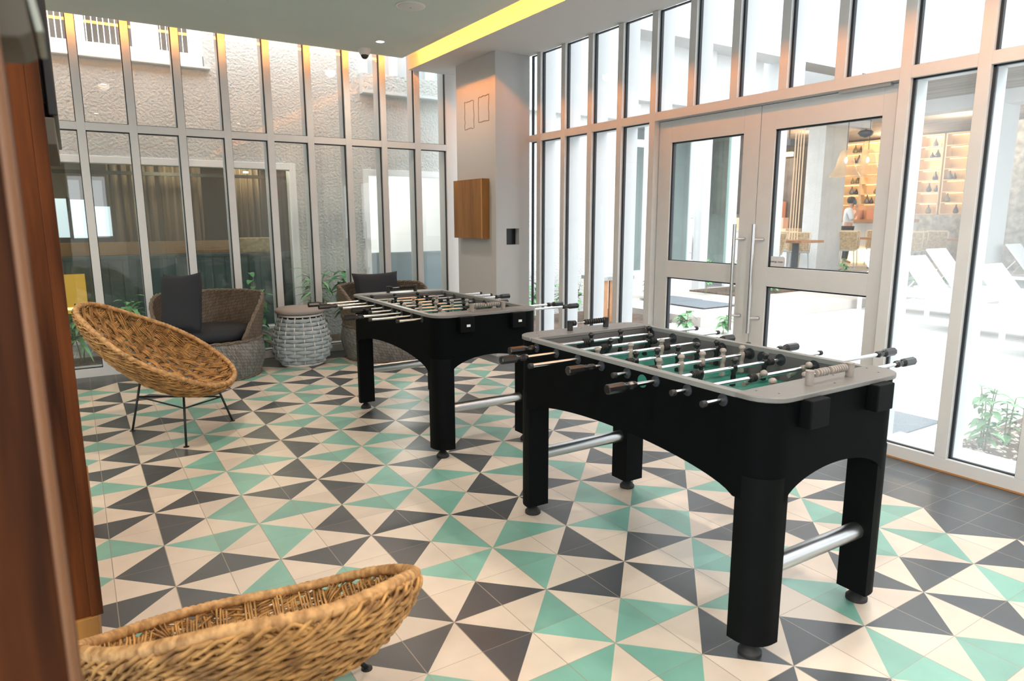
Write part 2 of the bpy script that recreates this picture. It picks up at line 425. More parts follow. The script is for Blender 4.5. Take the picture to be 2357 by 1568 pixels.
w2 = tag(empty('window_2', (0, 0, 0)), 'tall right glazing of narrow panes with grey aluminium mullions', kind='structure')
f = MB(); fo = MB(); ga = MB()
ys = [3.2216-S*i for i in range(0, 18)]        # upper (far) edges of the right mullions
DY1, DY0 = ys[4]-WM, ys[9]                     # door opening between mullions 4 and 9
XG = XR+.04
for i, y in enumerate(ys):
    lo = ZT1 if 4 < i < 9 else ZR
    f.box(XR, XR+.05, y-WM, y, lo, 3.005)
    fo.box(XR+.05, XR+.19, y-WM+.002, y-.002, lo, 3.2)
fo2 = []
f.box(XR, XR+.05, DY1, 3.35, 0, ZR); f.box(XR, XR+.05, -3.58, DY0, 0, ZR)
fo.box(XR+.05, XR+.19, DY1, 4.5, 0, ZR-.004); fo.box(XR+.05, XR+.40, -3.58, DY0, -.02, .045)
for i, y in enumerate(ys[:-1]):
    lo_, hi_ = ys[i+1], y-WM
    if 4 <= i <= 8: continue
    f.box(XR+.0005, XR+.05, lo_, hi_, ZT0, ZT1); fo.box(XR+.05, XR+.19, lo_, hi_, ZT0+.004, ZT1-.004)
f.box(XR, XR+.05, ys[0], 3.35, ZT0, ZT1); f.box(XR, XR+.05, DY0, DY1, ZT0, ZT1); fo.box(XR+.05, XR+.19, DY0, DY1, ZT0+.004, ZT1-.004)
ye = [3.35+WM] + ys
panes = []
for i in range(len(ye)-1):
    b, a = ye[i]-WM, ye[i+1]
    for z0, z1 in ((ZR, ZT0), (ZT1, 3.005)):
        if z0 == ZR and 5 <= i <= 9: continue
        panes.append((a, b, z0, z1, i))
        for (p, q, r_, s_) in ((a, a+.01, z0, z1), (b-.014, b, z0, z1), (a, b, z0, z0+.006), (a, b, z1-.008, z1)):
            ga.box(XG-.012, XG+.012, p, q, r_, s_)
f.build('window_frame', 'alu', w2, bevel=.0015); fo.build('outer_fins', 'alu_out', w2); ga.build('gasket', 'gasket', w2)
for a, b, z0, z1, i in panes:
    q = MB(); q.add([(XG, a, z0), (XG, b, z0), (XG, b, z1), (XG, a, z1)], [(0,1,2,3)])
    q.build('window_pane', 'glass_haze' if (i >= 10 and z0 == ZR) else 'glass_clear', w2)
# thin copper-coloured sealing strip along the base
m = MB(); m.box(XR-.006, XR, -3.58, DY0, 0, .008); mat('seal', (.42, .20, .07), .5); structure(m.build('baseboard_right', 'seal'), 'thin brown sealant strip under the glazing')

# double door, leaves set back in the opening
XD = 3.25
dz1 = 2.168
def leaf(num, ya, yb, gl, gr, label, hy, hs, sign=False):
    # ya > yb : hinge/meeting edges in y ; gl > gr glass edges
    d = tag(empty('door_%d' % num, (XD, ya, 0)), label, kind='structure')
    q = MB(); q.T = Matrix.Translation((-XD, -ya, 0))
    z = [.0, .16, .94, 1.075, 2.0, dz1]
    q.box(XD, XD+.05, gl, ya, .01, dz1); q.box(XD, XD+.05, yb, gr, .01, dz1)
    for a, b in ((.01, .2), (.94, 1.075), (2.0, dz1)): q.box(XD, XD+.05, gr, gl, a, b)
    q.build('door_frame', 'alu', d, bevel=.002)
    q = MB(); q.T = Matrix.Translation((-XD, -ya, 0))
    for a, b in ((.2, .94), (1.075, 2.0)):
        q.box(XD+.012, XD+.04, gl-.014, gl, a, b); q.box(XD+.012, XD+.04, gr, gr+.006, a, b)
        q.box(XD+.012, XD+.04, gr, gl, b-.010, b); q.box(XD+.012, XD+.04, gr, gl, a, a+.006)
    q.build('gasket', 'gasket', d)
    for a, b in ((.2, .94), (1.075, 2.0)):
        q = MB(); q.T = Matrix.Translation((-XD, -ya, 0)); q.add([(XD+.026, gl, a), (XD+.026, gr, a), (XD+.026, gr, b), (XD+.026, gl, b)], [(0,1,2,3)])
        q.build('glass_pane', 'glass_clear', d)
    for sx_, nm in ((-1, 'door_handle'), (1, 'door_handle')):
        xo = XD-.055 if sx_ < 0 else XD+.105
        hh = hy
        q = MB(); q.T = Matrix.Translation((-XD, -ya, 0))
        q.tube([(xo, hh, .60), (xo, hh, 1.37)], .0125, 12)
        for zz in (.71, 1.265):
            q.cyl((xo, hh, zz), (XD if sx_ < 0 else XD+.05, hh+hs, zz), .008, 10)
            q.cyl((XD-.004 if sx_ < 0 else XD+.05, hh+hs, zz), (XD+.001 if sx_ < 0 else XD+.054, hh+hs, zz), .014, 12)
        q.build(nm, 'steel', d, smooth='auto')
    if sign:
        q = MB(); q.T = Matrix.Translation((-XD, -ya, 0))
        pts = []
        y0, y1, z0, z1, r = .350, .478, 1.080, 1.150, .016
        for cy, cz, a0 in ((y1-r, z1-r, 0), (y0+r, z1-r, 90), (y0+r, z0+r, 180), (y1-r, z0+r, 270)):
            for k in range(5):
                t = math.radians(a0+k*22.5); pts.append((cy+r*math.cos(t), cz+r*math.sin(t)))
        q.prism(pts, XD+.018, XD+.024, axis='x')
        s1 = q.build('push_sign', 'sticker_frost', d); s1['label'] = 'small frosted push sign on the glass'
        c = bpy.data.curves.new('sign_text', 'FONT'); c.body = 'EMPUJE / PUSH'; c.size = .0155; c.align_x = 'CENTER'; c.align_y = 'CENTER'; c.extrude = .0004
        c.materials.append(MAT['gasket'])
        to = bpy.data.objects.new('sign_text', c); col.objects.link(to); to.parent = s1
        to.location = (.0172, .414-ya, 1.112); to.rotation_euler = (PI/2, 0, -PI/2)
    return d
mat('sticker_frost', (.62, .63, .66), .5)
leaf(1, DY1-.003, .602, 1.432, .738, 'left leaf of the glazed double door with grey frame and steel pull', .728, -.045)
leaf(2, .596, DY0+.003, .478, -.246, 'right leaf of the glazed double door with small push sign', .565, -.043, sign=True)
m = MB(); m.box(XD+.002, XD+.06, DY0, DY1, dz1+.004, ZT0+.004); m.box(XR+.05, XD+.19, DY0, DY1, -.03, .008)
structure(m.build('trim_2', 'alu'), 'grey head and threshold of the double door')
m = MB(); m.box(XR+.02, XR+.05, -.30, 0.02, ZT0-.018, ZT0); structure(m.build('trim_3', 'steel', None), 'metal door closer rail above the right leaf')

# ---------------------------------------------------------------- ceiling fittings
def disc_fit(name, x, y, r, label, cat, mats, prof, glow=None):
    o = tag(empty(name, (x, y, ZC)), label, cat)
    q = MB(); q.lathe(prof, n=40); q.build('trim_ring', mats, o, smooth='auto')
    return o
sp = tag(empty('ceiling_speaker', (1.618, 2.705, ZC)), 'round white flush speaker in the grey ceiling', 'speaker')
q = MB(); q.lathe([(.118, 0), (.118, -.004), (.112, -.008), (.100, -.008), (.100, -.005), (.098, -.005)], n=48); q.build('bezel', 'cctv_white', sp, smooth='auto')
q = MB(); q.lathe([(.098, -.002), (.098, -.010), (.09, -.013), (.001, -.015)], n=48); q.build('grille', 'white_out', sp, smooth='auto')
q = MB(); q.box(-.004, .004, -.002, .002, -.017, -.014); q.build('badge', 'gasket', sp)
dn = [(1.827, 3.86)] + [(x, y) for x in (1.827, -.3, -2.4) for y in (1.6, -1.2, -3.8) if not (x == 1.827 and y == 1.6)] + [(-2.4, 3.86)]  # first one is visible, the others are added to brighten the room
lab = ['lit round recessed downlight near the dome camera']
for i, (x, y) in enumerate(dn):
    o = tag(empty('downlight', (x, y, ZC)), lab[0] if i == 0 else 'unseen round ceiling downlight added as fill light, ' + ('right' if x > 1 else 'middle' if x > -1 else 'left') + ' row, ' + ('first' if y > 3 else 'second' if y > 1 else 'third' if y > -2 else 'fourth') + ' from the back windows', 'ceiling light', 'recessed ceiling downlights')
    q = MB(); q.lathe([(.030, .004), (.046, .004), (.050, -.001), (.046, -.006), (.036, -.006), (.034, .0)], n=32); q.build('trim_ring', 'cctv_white', o, smooth='auto')
    q = MB(); q.lathe([(.034, -.001), (.034, -.004)], n=28); q.build('lens', 'glow_down', o)
    ld = bpy.data.lights.new('downlight_lamp', 'SPOT'); ld.energy = 40 if not i else (165 if y < -3 else 80); ld.spot_size = math.radians(165); ld.spot_blend = .6; ld.color = (1., .93, .84) if y < -3 else (1., .84, .66); ld.shadow_soft_size = .06
    lo = bpy.data.objects.new('downlight_lamp', ld); col.objects.link(lo); lo.parent = o; lo.location = (0, 0, -.02)
cc = tag(empty('dome_camera', (1.805, 4.215, ZC)), 'white dome security camera with dark bubble under the ceiling edge', 'security camera')
q = MB(); q.lathe([(.062, 0), (.062, -.012), (.058, -.028), (.050, -.048), (.042, -.060), (.03, -.060)], n=36); q.build('housing', 'cctv_white', cc, smooth='auto')
q = MB(); q.lathe([(.040, -.056)]+[(.040*math.cos(a), -.058-.040*math.sin(a)) for a in [k*PI/14 for k in range(1, 7)]]+[(.001, -.098)], n=32); q.build('bubble', 'dome', cc, smooth=True)

# wooden box on the pillar side
wbx = tag(empty('wooden_box', (2.745, 3.86, 1.21)), 'honey brown wooden wall box on the amber-lit pillar side', 'box')
q = MB(); q.box(-.044, .045, -.386, .222, 0, .602); q.build('body', 'wood_box', wbx, bevel=.003)
q = MB(); q.box(-.047, -.0435, -.386, -.374, .002, .6); q.build('edge_strip', 'wood_gold', wbx)

# ---------------------------------------------------------------- foosball tables
_mesh = {}
def inst(key, maker, name, parent, loc=(0,0,0), rot=(0,0,0)):
    if key not in _mesh:
        o = maker(); _mesh[key] = o.data; o.name = name
    else:
        o = bpy.data.objects.new(name, _mesh[key]); col.objects.link(o)
    o.parent = parent; o.location = loc; o.rotation_euler = rot
    return o
def player_mesh(m_):
    def f():
        q = MB()
        q.lathe([(.001,.042),(.008,.041),(.0135,.037),(.0152,.031),(.0148,.028),(.0105,.026),(.0098,.019),(.0085,.015),(.0125,.011),(.0145,.002),(.0135,-.010),(.0105,-.020),(.0092,-.026),(.0115,-.034),(.0110,-.046),(.0085,-.056),(.0085,-.060)], n=14, sy=.85)
        q.box(-.0085,.0085,-.008,.008,-.073,-.058)
        return q.build('player', m_, smooth='auto')
    return f
def bumper_mesh():
    q = MB(); pr2 = []
    for k in range(4):
        x = k*.0075; pr2 += [(.010, x), (.0155, x+.001), (.0155, x+.0045), (.010, x+.0055)]
    q.lathe(pr2, n=16, axis='x'); return q.build('bumper', 'rubber', smooth='auto')
def handle_mesh():
    q = MB(); q.lathe([(.0150,0),(.0178,.002),(.0178,.070),(.0118,.088),(.0118,.096),(.0150,.110),(.0150,.119),(.0125,.128),(.009,.130)], n=8, axis='x')
    q.lathe([(.0035,.0168),(.0035,.0182)], c=(.085,0,-.004), n=8)
    return q.build('handle', 'gloss_black', smooth=False)
def foosball(name, loc, rz, H, label, rods, stickers):
    T = tag(empty(name, loc, rz), label, 'foosball table', 'black foosball tables')
    HX, HY, R = .36, .7025, .095
    # cabinet ribbon with arched lower edge
    per = []
    def seg(a, b, n):
        for k in range(n): t = k/n; per.append((a[0]+(b[0]-a[0])*t, a[1]+(b[1]-a[1])*t))
    def arc(cx, cy, a0):
        for k in range(8): t = math.radians(a0+90*k/8); per.append((cx+R*math.cos(t), cy+R*math.sin(t)))
    seg((HX-R*0, -HY+R), (HX, HY-R), 44); arc(HX-R, HY-R, 0); seg((HX-R, HY), (-HX+R, HY), 26); arc(-HX+R, HY-R, 90)
    seg((-HX, HY-R), (-HX, -HY+R), 44); arc(-HX+R, -HY+R, 180); seg((-HX+R, -HY), (HX-R, -HY), 26); arc(HX-R, -HY+R, 270)
    def low(x, y):
        if abs(abs(x)-HX) < 1e-4 and abs(y) < .575: return .54+.076*(1-(abs(y)/.575)**2)**.62
        if abs(abs(y)-HY) < 1e-4 and abs(x) < .2625: return .54+.082*(1-(abs(x)/.2625)**2)**.62
        return .54
    dz = H-.88
    q = MB(); n = len(per); th = .022
    inn = []
    for i, (x, y) in enumerate(per):
        (xa, ya), (xb, yb) = per[i-1], per[(i+1) % n]; d = Vector((xb-xa, yb-ya)); d.normalize(); inn.append((x-d.y*th, y+d.x*th))
    vs = [(x, y, H-.019) for x, y in per] + [(x, y, low(x, y)+dz) for x, y in per] + [(x, y, H-.019) for x, y in inn] + [(x, y, low(*per[i])+dz) for i, (x, y) in enumerate(inn)]
    fs = []
    for i in range(n):
        j = (i+1) % n
        fs += [(i, j, n+j, n+i), (2*n+j, 2*n+i, 3*n+i, 3*n+j), (n+i, n+j, 3*n+j, 3*n+i), (j, i, 2*n+i, 2*n+j)]
    q.add(vs, fs); q.build('cabinet', 'black_side', T, smooth='auto')
    # legs with rounded outer corner, levelling feet
    for sx_ in (-1, 1):
        for sy_ in (-1, 1):
            q = MB(); r = .085; s = .112; poly = [(0, 0), (s, 0)]
            poly += [(s-r+r*math.cos(t), s-r+r*math.sin(t)) for t in [k*PI/2/8 for k in range(9)]] + [(0, s)]
            P = [((HX-.0005-s+a)*sx_, (HY-.0005-s+b)*sy_) for a, b in poly]
            if sx_*sy_ < 0: P.reverse()
            q.prism(P, .055, .62+dz); lg = q.build('leg', 'black', T, smooth='auto')
            q = MB(); q.lathe([(.036,0),(.038,.002),(.038,.013),(.020,.034),(.014,.040),(.011,.041),(.011,.056)], c=((HX-.058)*sx_, (HY-.062)*sy_, 0), n=28)
            q.build('levelling_foot', 'rubber', lg, smooth='auto')
    for sy_ in (-1, 1):
        q = MB(); q.cyl((-.25, .645*sy_, .293), (.25, .645*sy_, .293), .030, 28); q.build('cross_bar', 'steel', T, smooth='auto')
    # top plates
    for sy_ in (-1, 1):
        q = MB(); ox, oy, r = HX+.006, HY+.008, .098; y0 = .572
        poly = [(-ox, y0), (ox, y0)] + [(ox-r+r*math.cos(t), oy-r+r*math.sin(t)) for t in [k*PI/2/10 for k in range(11)]] + [(-ox+r+r*math.cos(t), oy-r+r*math.sin(t)) for t in [PI/2+k*PI/2/10 for k in range(11)]]
        P = [(a, b*sy_) for a, b in poly]
        if sy_ < 0: P.reverse()
        q.prism(P, H-.017, H); pl = q.build('end_plate', 'table_top', T, smooth='auto', bevel=.003)
        for a, b in ((-.30,.60),(.30,.60),(-.27,.66),(.27,.66),(0,.67),(.1,.60)):
            q = MB(); q.lathe([(.0032,H),(.0032,H+.0006)], c=(a, b*sy_, 0), n=8); q.build('screw', 'gasket', pl)
        # score counter
        c = 'rubber' if sy_ > 0 else 'grey_player'
        q = MB(); q.cyl((-.09, .64*sy_, H+.034), (.13, .64*sy_, H+.034), .003, 8); so = q.build('score_counter', 'chrome', T, smooth=True)
        for px in (-.091, .130):
            sc_ = MB(); sc_.lathe([(.0135,H),(.0135,H+.042),(.0145,H+.043),(.0145,H+.047)], c=(px, .64*sy_, 0), n=20); sc_.build('counter_post', c, so, smooth='auto')
        xs = ([-.074+.0105*k for k in range(2)] + [.003+.0137*k for k in range(9)]) if sy_ > 0 else ([-.060+.0135*k for k in range(1)] + [-.042+.0125*k for k in range(4)] + [.020+.0125*k for k in range(7)])
        for x in xs:
            q = MB(); q.lathe([(.006,-.0058),(.0125,-.004),(.0138,0),(.0125,.004),(.006,.0058)], c=(x, .64*sy_, H+.034), n=16, axis='x')
            q.v = [Vector(v) for v in q.v]; q.build('bead', c, so, smooth='auto')
    for sx_ in (-1, 1):
        q = MB(); q.box(min(sx_*.327, sx_*(HX-.0005)), max(sx_*.327, sx_*(HX-.0005)), -.572, .572, H-.02, H-.002)
        q.build('side_rail', 'table_rail', T, bevel=.001)
    # inner walls, field and goals
    zf = H-.122
    for sx_ in (-1, 1):
        q = MB(); q.box(min(sx_*.327, sx_*.337), max(sx_*.327, sx_*.337), -.60, .60, zf-.02, H-.02); q.build('inner_wall', 'table_inner', T)
    for sy_ in (-1, 1):
        q = MB(); q.box(-.327, .327, min(sy_*.572, sy_*.60), max(sy_*.572, sy_*.60), zf-.02, H-.0175); q.build('inner_wall', 'table_inner', T)
    q = MB(); q.box(-.327, .327, -.572, .572, zf-.012, zf)
    fo_ = q.build('playing_field', 'field', T)
    for sy_ in (-1, 1):
        q = MB(); y0, y1 = sorted((sy_*.571, sy_*.5722)); q.box(-.10, .10, y0, y1, zf, zf+.075); q.build('goal', 'gasket', T)
    q = MB()
    rr = random.Random(5)
    q.lathe([(.024,-.3612),(.024,-.3598)], c=(0, -.155, H-.052), n=28, axis='x'); q.build('serve_hole', 'field', T, smooth='auto')
    q = MB(); q.lathe([(.027,.3255),(.027,.3272)], c=(0, -.14, H-.045), n=28, axis='x'); q.build('serve_hole', 'gasket', T, smooth='auto')
    # cup holders on the near end
    for xa in (-.222, .136):
        q = MB(); q.box(xa, xa+.094, -HY-.040, -HY+.002, H-.105, H-.014); hb = q.build('cup_holder', 'black', T, bevel=.004)
        if stickers:
            q = MB(); q.box(xa+.040, xa+.064, -HY-.0412, -HY-.0400, H-.072, H-.058); s_ = q.build('sticker', 'sticker', hb); s_['label'] = 'small white sticker'
    # rods
    for i, (xl, xr, hs, men, ang, colr) in enumerate(rods):
        y = .525-.15*i
        zr = H-.038
        ro = empty('rod', (0, y, zr)); ro.parent = T
        a = xl+(.125 if hs == 'L' else 0); b = xr-(.125 if hs == 'R' else 0)
        q = MB(); q.cyl((a, 0, 0), (b, 0, 0), .0078, 14); q.build('steel_bar', 'chrome', ro, smooth='auto')
        for sx_, x in ((-1, xl), (1, xr)):
            hs_here = (hs == 'L' and sx_ < 0) or (hs == 'R' and sx_ > 0)
            if hs_here: inst('handle', handle_mesh, 'handle', ro, (x, 0, 0), (rr.uniform(-.3, .3), 0, 0 if sx_ < 0 else PI))
            else:
                q = MB(); q.lathe([(.0085,0),(.0105,.001),(.0105,.017),(.0085,.018)], n=14, axis='x')
                c_ = inst('cap', lambda: q.build('end_cap', 'rubber', smooth='auto'), 'end_cap', ro, (x-.009, 0, 0))
        for sx_ in (-1, 1):
            inst('bear', lambda: MB().lathe([(.024,.3252),(.024,.3272),(.012,.335),(.020,.359),(.020,.364),(.013,.366)], n=24, axis='x').build('bearing', 'gasket', smooth='auto'), 'bearing', ro, (0, 0, 0), (0, 0, 0 if sx_ > 0 else PI))
        km = 'pb' if colr == 'b' else 'pt'
        for x in men:
            inst(km, player_mesh('gloss_black' if colr == 'b' else 'grey_player'), 'player', ro, (x, 0, 0), (ang, 0, 0))
        inst('bump', bumper_mesh, 'bumper', ro, (men[0]-.045, 0, 0)); inst('bump', bumper_mesh, 'bumper', ro, (men[-1]+.016, 0, 0))
    return T
def R_(a, cx=1.245): return [x-cx for x in a]
rodsA = [(-.506, .646, 'L', R_([1.192,1.372,1.557]), 0, 'b'), (-.640, .638, 'L', R_([1.175,1.413]), .35, 'b'), (-.594, .575, 'R', R_([.985,1.167,1.349]), 0, 't'),
         (-.527, .50, 'L', R_([1.061,1.179,1.298,1.413,1.536]), 0, 'b'), (-.425, .642, 'R', R_([1.042,1.162,1.281,1.402,1.519]), 0, 't'),
         (-.586, .590, 'L', R_([1.109,1.293,1.474]), 0.06, 'b'), (-.429, .888, 'R', R_([1.242,1.504]), .95, 't'), (-.449, .758, 'R', R_([1.120,1.297,1.489]), .1, 't')]
rodsB = [(-.729, .645, 'L', R_([.980,1.159,1.342]), 0, 'b'), (-.703, .652, 'L', R_([1.096,1.342]), .3, 'b'), (-.597, .725, 'R', R_([.989,1.171,1.352]), 0, 't'),
         (-.579, .46, 'L', R_([1.014,1.130,1.250,1.365,1.483]), 0, 'b'), (-.510, .52, 'R', R_([.968,1.082,1.198,1.318,1.434]), 0, 't'),
         (-.739, .45, 'L', R_([.961,1.143,1.326]), .1, 'b'), (-.626, .78, 'R', R_([1.074,1.32]), .2, 't'), (-.517, .80, 'R', R_([1.02,1.20,1.38]), .1, 't')]
foosball('foosball_table', (1.245, -.6425, 0), math.radians(-.6), .88, 'black foosball table closest to the camera, end counter with grey beads beside the patterned floor', rodsA, False)
foosball('foosball_table', (1.245, 1.59, 0), 0, .865, 'black foosball table further back, white stickers on its end pockets', rodsB, True)

# ---------------------------------------------------------------- woven basket chairs
def basket(loc, rz, cz, tau, a, b, e, label, legcut=0., seed=1):
    rr = random.Random(seed)
    T = tag(empty('basket_chair', loc, rz), label, 'wicker chair', 'natural wicker basket chairs on iron legs')
    c0 = Vector((-.115, 0, cz)); U = Vector((math.cos(tau), 0, -math.sin(tau))); V = Vector((0, 1, 0)); N = Vector((math.sin(tau), 0, math.cos(tau)))
    D = .215
    def bw(u):
        c = max(-1., min(1., u/a)); return b*(1+e*c)*math.sqrt(max(0., 1-c*c))
    def S(u, v):
        w = bw(u); rho2 = 1-(1-(u/a)**2)*(1-(v/(w+1e-6))**2) if w > 1e-3 else 1.
        rho2 = max(0., min(1., rho2))
        h = -D*(1-rho2)**.62*(1+.22*u/a)
        return c0+U*u+V*v+N*h
    def nrm(u, v):
        d = .008; p = S(u, v); n = (S(u+d, v)-p).cross(S(u, v+d)-p)
        return n.normalized() if n.length > 1e-9 else N.copy()
    # rim: rope with wrapped strands
    q = MB(); NR = 420; pts = []; rs = []
    for k in range(NR):
        t = 2*PI*k/NR; pts.append(c0+U*a*math.cos(t)+V*b*(1+e*math.cos(t))*math.sin(t)+N*.004*math.sin(5*t))
        rs.append(.0142+.0028*abs(math.sin(k*PI/3.))+rr.uniform(-.0008, .0012))
    q.tube(pts, rs, 8, closed=True)
    q.build('rim', 'wicker_rim', T, smooth=True)
    DU, DV, AMP = .084, .042, .0115
    q = MB(); nI = int(b*1.25/DV)
    for i in range(-nI, nI+1):
        for s in range(4):
            off = (s-1.5)*.0092; ph = rr.uniform(0, 6)
            pts = []
            n = 110
            for k in range(n+1):
                u = -a*.997+2*a*.997*k/n
                squeeze = .70+.30*abs(math.cos(PI*u/DU/2+ (PI/2 if i % 2 else 0)))
                v = i*DV+off*squeeze+.0016*math.sin(u*40+ph)
                if abs(v) > bw(u)*.996:
                    if len(pts) > 4: q.tube(pts, .0036+rr.uniform(-.0004,.0006), 5)
                    pts = []; continue
                pts.append(S(u, v)+nrm(u, v)*(AMP*math.cos(PI*u/DU+i*PI)+.0012*math.sin(u*60+ph*2)))
            if len(pts) > 4: q.tube(pts, .0036+rr.uniform(-.0004,.0006), 5)
    sh = q.build('seat_weave', 'wicker', T, smooth=True)
    q = MB(); nJ = int(a/DU)
    for j in range(-nJ, nJ+1):
        for s in range(4):
            u = j*DU+(s-1.5)*.0082; w = bw(u)*.996; pts = []
            n = 90
            for k in range(n+1):
                v = -w+2*w*k/n
                pts.append(S(u, v)-nrm(u, v)*AMP*math.cos(PI*v/DV+j*PI))
            if w > .05: q.tube(pts, .0034, 5)
    q.build('cross_weave', 'wicker', T, smooth=True)
    # twisted braids running round the outside
    q = MB()
    for bi, rad0 in enumerate((.992, .978, .955, .925, .885, .84, .79, .73, .65, .54)):
        n = 300; tw = .36+.05*rr.random()
        for s in range(3):
            pts = []; ph = rr.uniform(0, 1)
            for k in range(n):
                t = 2*PI*k/n; rad = rad0+.011*math.sin(k*tw+s*2.1)+.004*math.sin(k*.11+bi)
                u = a*rad*math.cos(t); v = b*(1+e*math.cos(t))*rad*math.sin(t)
                pts.append(S(u, v)-nrm(u, v)*(.013+.005*math.cos(k*tw+s*2.1)+.003*math.sin(k*.07+ph*6)))
            q.tube(pts, .0048+rr.uniform(-.0006, .0008), 5, closed=True)
    q.build('outer_braid', 'wicker', T, smooth=True)
    # iron legs
    feet = [(-.360, .083), (.111, -.316), (.250, .228)]
    tops = []
    for (fx, fy), zl in zip(feet, (.355, .335, .285)):
        tx, ty = fx*.74, fy*.62
        tp = Vector((tx, ty, zl-legcut)); ft = Vector((fx, fy, .004)); tops.append((ft, tp))
        q = MB(); q.cyl(ft, tp, .0075, 10); q.build('leg', 'iron', T, smooth=True)
        q = MB(); q.lathe([(.018,0),(.018,.003),(.009,.006)], c=(fx, fy, 0), n=16); q.build('foot', 'iron', T, smooth='auto')
    q = MB(); rp = [ft.lerp(tp, .68) for ft, tp in tops]
    q.tube(rp, .0055, 8, closed=True)
    hb = [ft.lerp(tp, .98) for ft, tp in tops]
    cc_ = (hb[0]+hb[1]+hb[2])/3
    for p in hb: q.tube([p, p.lerp(cc_, .3)+Vector((0,0,-.018)), cc_+Vector((0,0,-.02))], .0055, 8)
    q.build('support_ring', 'iron', T, smooth=True)
    return T
basket((-.30, 2.32, 0), math.radians(-24.86), .609, .536, .513, .45, .196, 'egg shaped natural wicker chair on thin black legs, standing before the back windows')
basket((-.4776, -.7516, 0), math.radians(84.28), .428, .45, .508, .405, .218, 'natural wicker basket chair cut by the bottom of the frame, nearest the camera', .17, 2)

# ---------------------------------------------------------------- cushions
def pillow(w, h, t, m_='cushion', n=18, ear=.10):
    q = MB(); vs = []; fs = []
    for side in (1, -1):
        for i in range(n+1):
            for j in range(n+1):
                u, v = -1+2*i/n, -1+2*j/n
                pin = 1-ear*(1-abs(u)**3*abs(v)**3)*(max(abs(u), abs(v))**4)
                th = t*.5*((1-u**4)*(1-v**4))**.45
                vs.append((u*w/2*(1-ear*.9*(1-v*v)*abs(u)**3), th*side, v*h/2*(1-ear*.9*(1-u*u)*abs(v)**3)))
        o = 0 if side == 1 else (n+1)**2
        for i in range(n):
            for j in range(n):
                a = o+i*(n+1)+j; fs.append((a, a+1, a+n+2, a+n+1))
    q.add(vs, fs); return q
def armchair(loc, facing, label, pil_pose, pil_label):
    T = tag(empty('wicker_armchair', loc, facing), label, 'armchair', 'dark woven barrel armchairs by the back windows')
    # base drum (opening toward local +x)
    me_v = []; NT = 72
    def prof(z): return .405+.055*math.sin(min(1, z/.36)*PI*.85)
    def shell(name, rf, z0f, z1f, t0, t1, closed, matn, parent, nz=14, flip=False):
        v = []; f_ = []; uv = []
        n = NT
        for i in range(n+1):
            t = t0+(t1-t0)*i/n
            for j in range(nz+1):
                z = z0f(t)+(z1f(t)-z0f(t))*j/nz; r = rf(t, z)
                v.append((r*math.cos(t), r*math.sin(t), z)); uv.append((t*.43, z))
        for i in range(n):
            for j in range(nz):
                a = i*(nz+1)+j; f_.append((a, a+1, a+nz+2, a+nz+1) if flip else (a, a+nz+1, a+nz+2, a+1))
        me = bpy.data.meshes.new(name); me.from_pydata(v, [], f_); me.materials.append(MAT[matn])
        ul = me.uv_layers.new(name='UVMap')
        for l in me.loops: ul.data[l.index].uv = uv[l.vertex_index]
        for p in me.polygons: p.use_smooth = True
        o = bpy.data.objects.new(name, me); col.objects.link(o); o.parent = parent
        return o
    shell('base', lambda t, z: prof(z), lambda t: .012, lambda t: .345, 0, 2*PI, True, 'weave_grey', T)
    HT = lambda t: (.345+.385*(1-max(0., min(1., (abs(t-PI)-1.30)/.95))**2.2))
    rb = lambda t, z: prof(.345)+(.05)*min(1, max(0, (z-.345)/.3))*(.9)
    t0, t1 = PI-2.25, PI+2.25
    bk = shell('backrest', rb, lambda t: .34, HT, t0, t1, False, 'weave_brown', T)
    shell('backrest_inner', lambda t, z: rb(t, z)-.035, lambda t: .34, HT, t0, t1, False, 'weave_brown', bk, flip=True)
    q = MB()
    top = [((rb(t, HT(t))-.017)*math.cos(t), (rb(t, HT(t))-.017)*math.sin(t), HT(t)) for t in [t0+(t1-t0)*k/80 for k in range(81)]]
    for s in range(3):
        pts = []
        for k, p in enumerate(top):
            a_ = k*.9+s*2*PI/3; pts.append((p[0]*(1+.020*math.cos(a_)), p[1]*(1+.020*math.cos(a_)), p[2]+.011*math.sin(a_)))
        q.tube(pts, .0115, 7)
    for z, r in ((.347, prof(.345)), (.014, prof(.01))):
        for s in range(2):
            pts = [((r+.006*math.cos(k*.8+s*PI))*math.cos(2*PI*k/120), (r+.006*math.cos(k*.8+s*PI))*math.sin(2*PI*k/120), z+.007*math.sin(k*.8+s*PI)) for k in range(120)]
            q.tube(pts, .0095, 6, closed=True)
    q.build('rope_trim', 'weave_rope', T, smooth=True)
    q = MB(); q.lathe([(.39,.335),(.39,.34),(.001,.341)], n=40); q.build('seat_base', 'weave_rope', T)
    q = MB(); q.lathe([(.30,.342),(.345,.352),(.362,.375),(.365,.405),(.352,.432),(.32,.447),(.2,.455),(.001,.457)], n=48); q.build('seat_cushion', 'cushion', T, smooth=True)
    pw, ph, pt, pl, prt = pil_pose
    p = pillow(pw, ph, pt).build('scatter_cushion', 'cushion', None, smooth=True)
    tag(p, pil_label, 'cushion', 'black scatter cushions'); p.location = pl; p.rotation_euler = prt
    return T
armchair((.17, 4.07, 0), math.radians(-112), 'woven barrel armchair behind the egg shaped wicker chair, cushion leaning on its left side',
         (.42, .52, .16, (-.065, 3.93, .695), (math.radians(-10), math.radians(-4), math.radians(-52))), 'black square cushion leaning upright on the left side of the left woven armchair')
armchair((1.86, 4.05, 0), math.radians(-85), 'woven barrel armchair half hidden behind the further foosball table',
         (.52, .40, .16, (1.82, 4.15, .67), (math.radians(-14), 0, math.radians(4))), 'black cushion standing in the armchair behind the further foosball table')

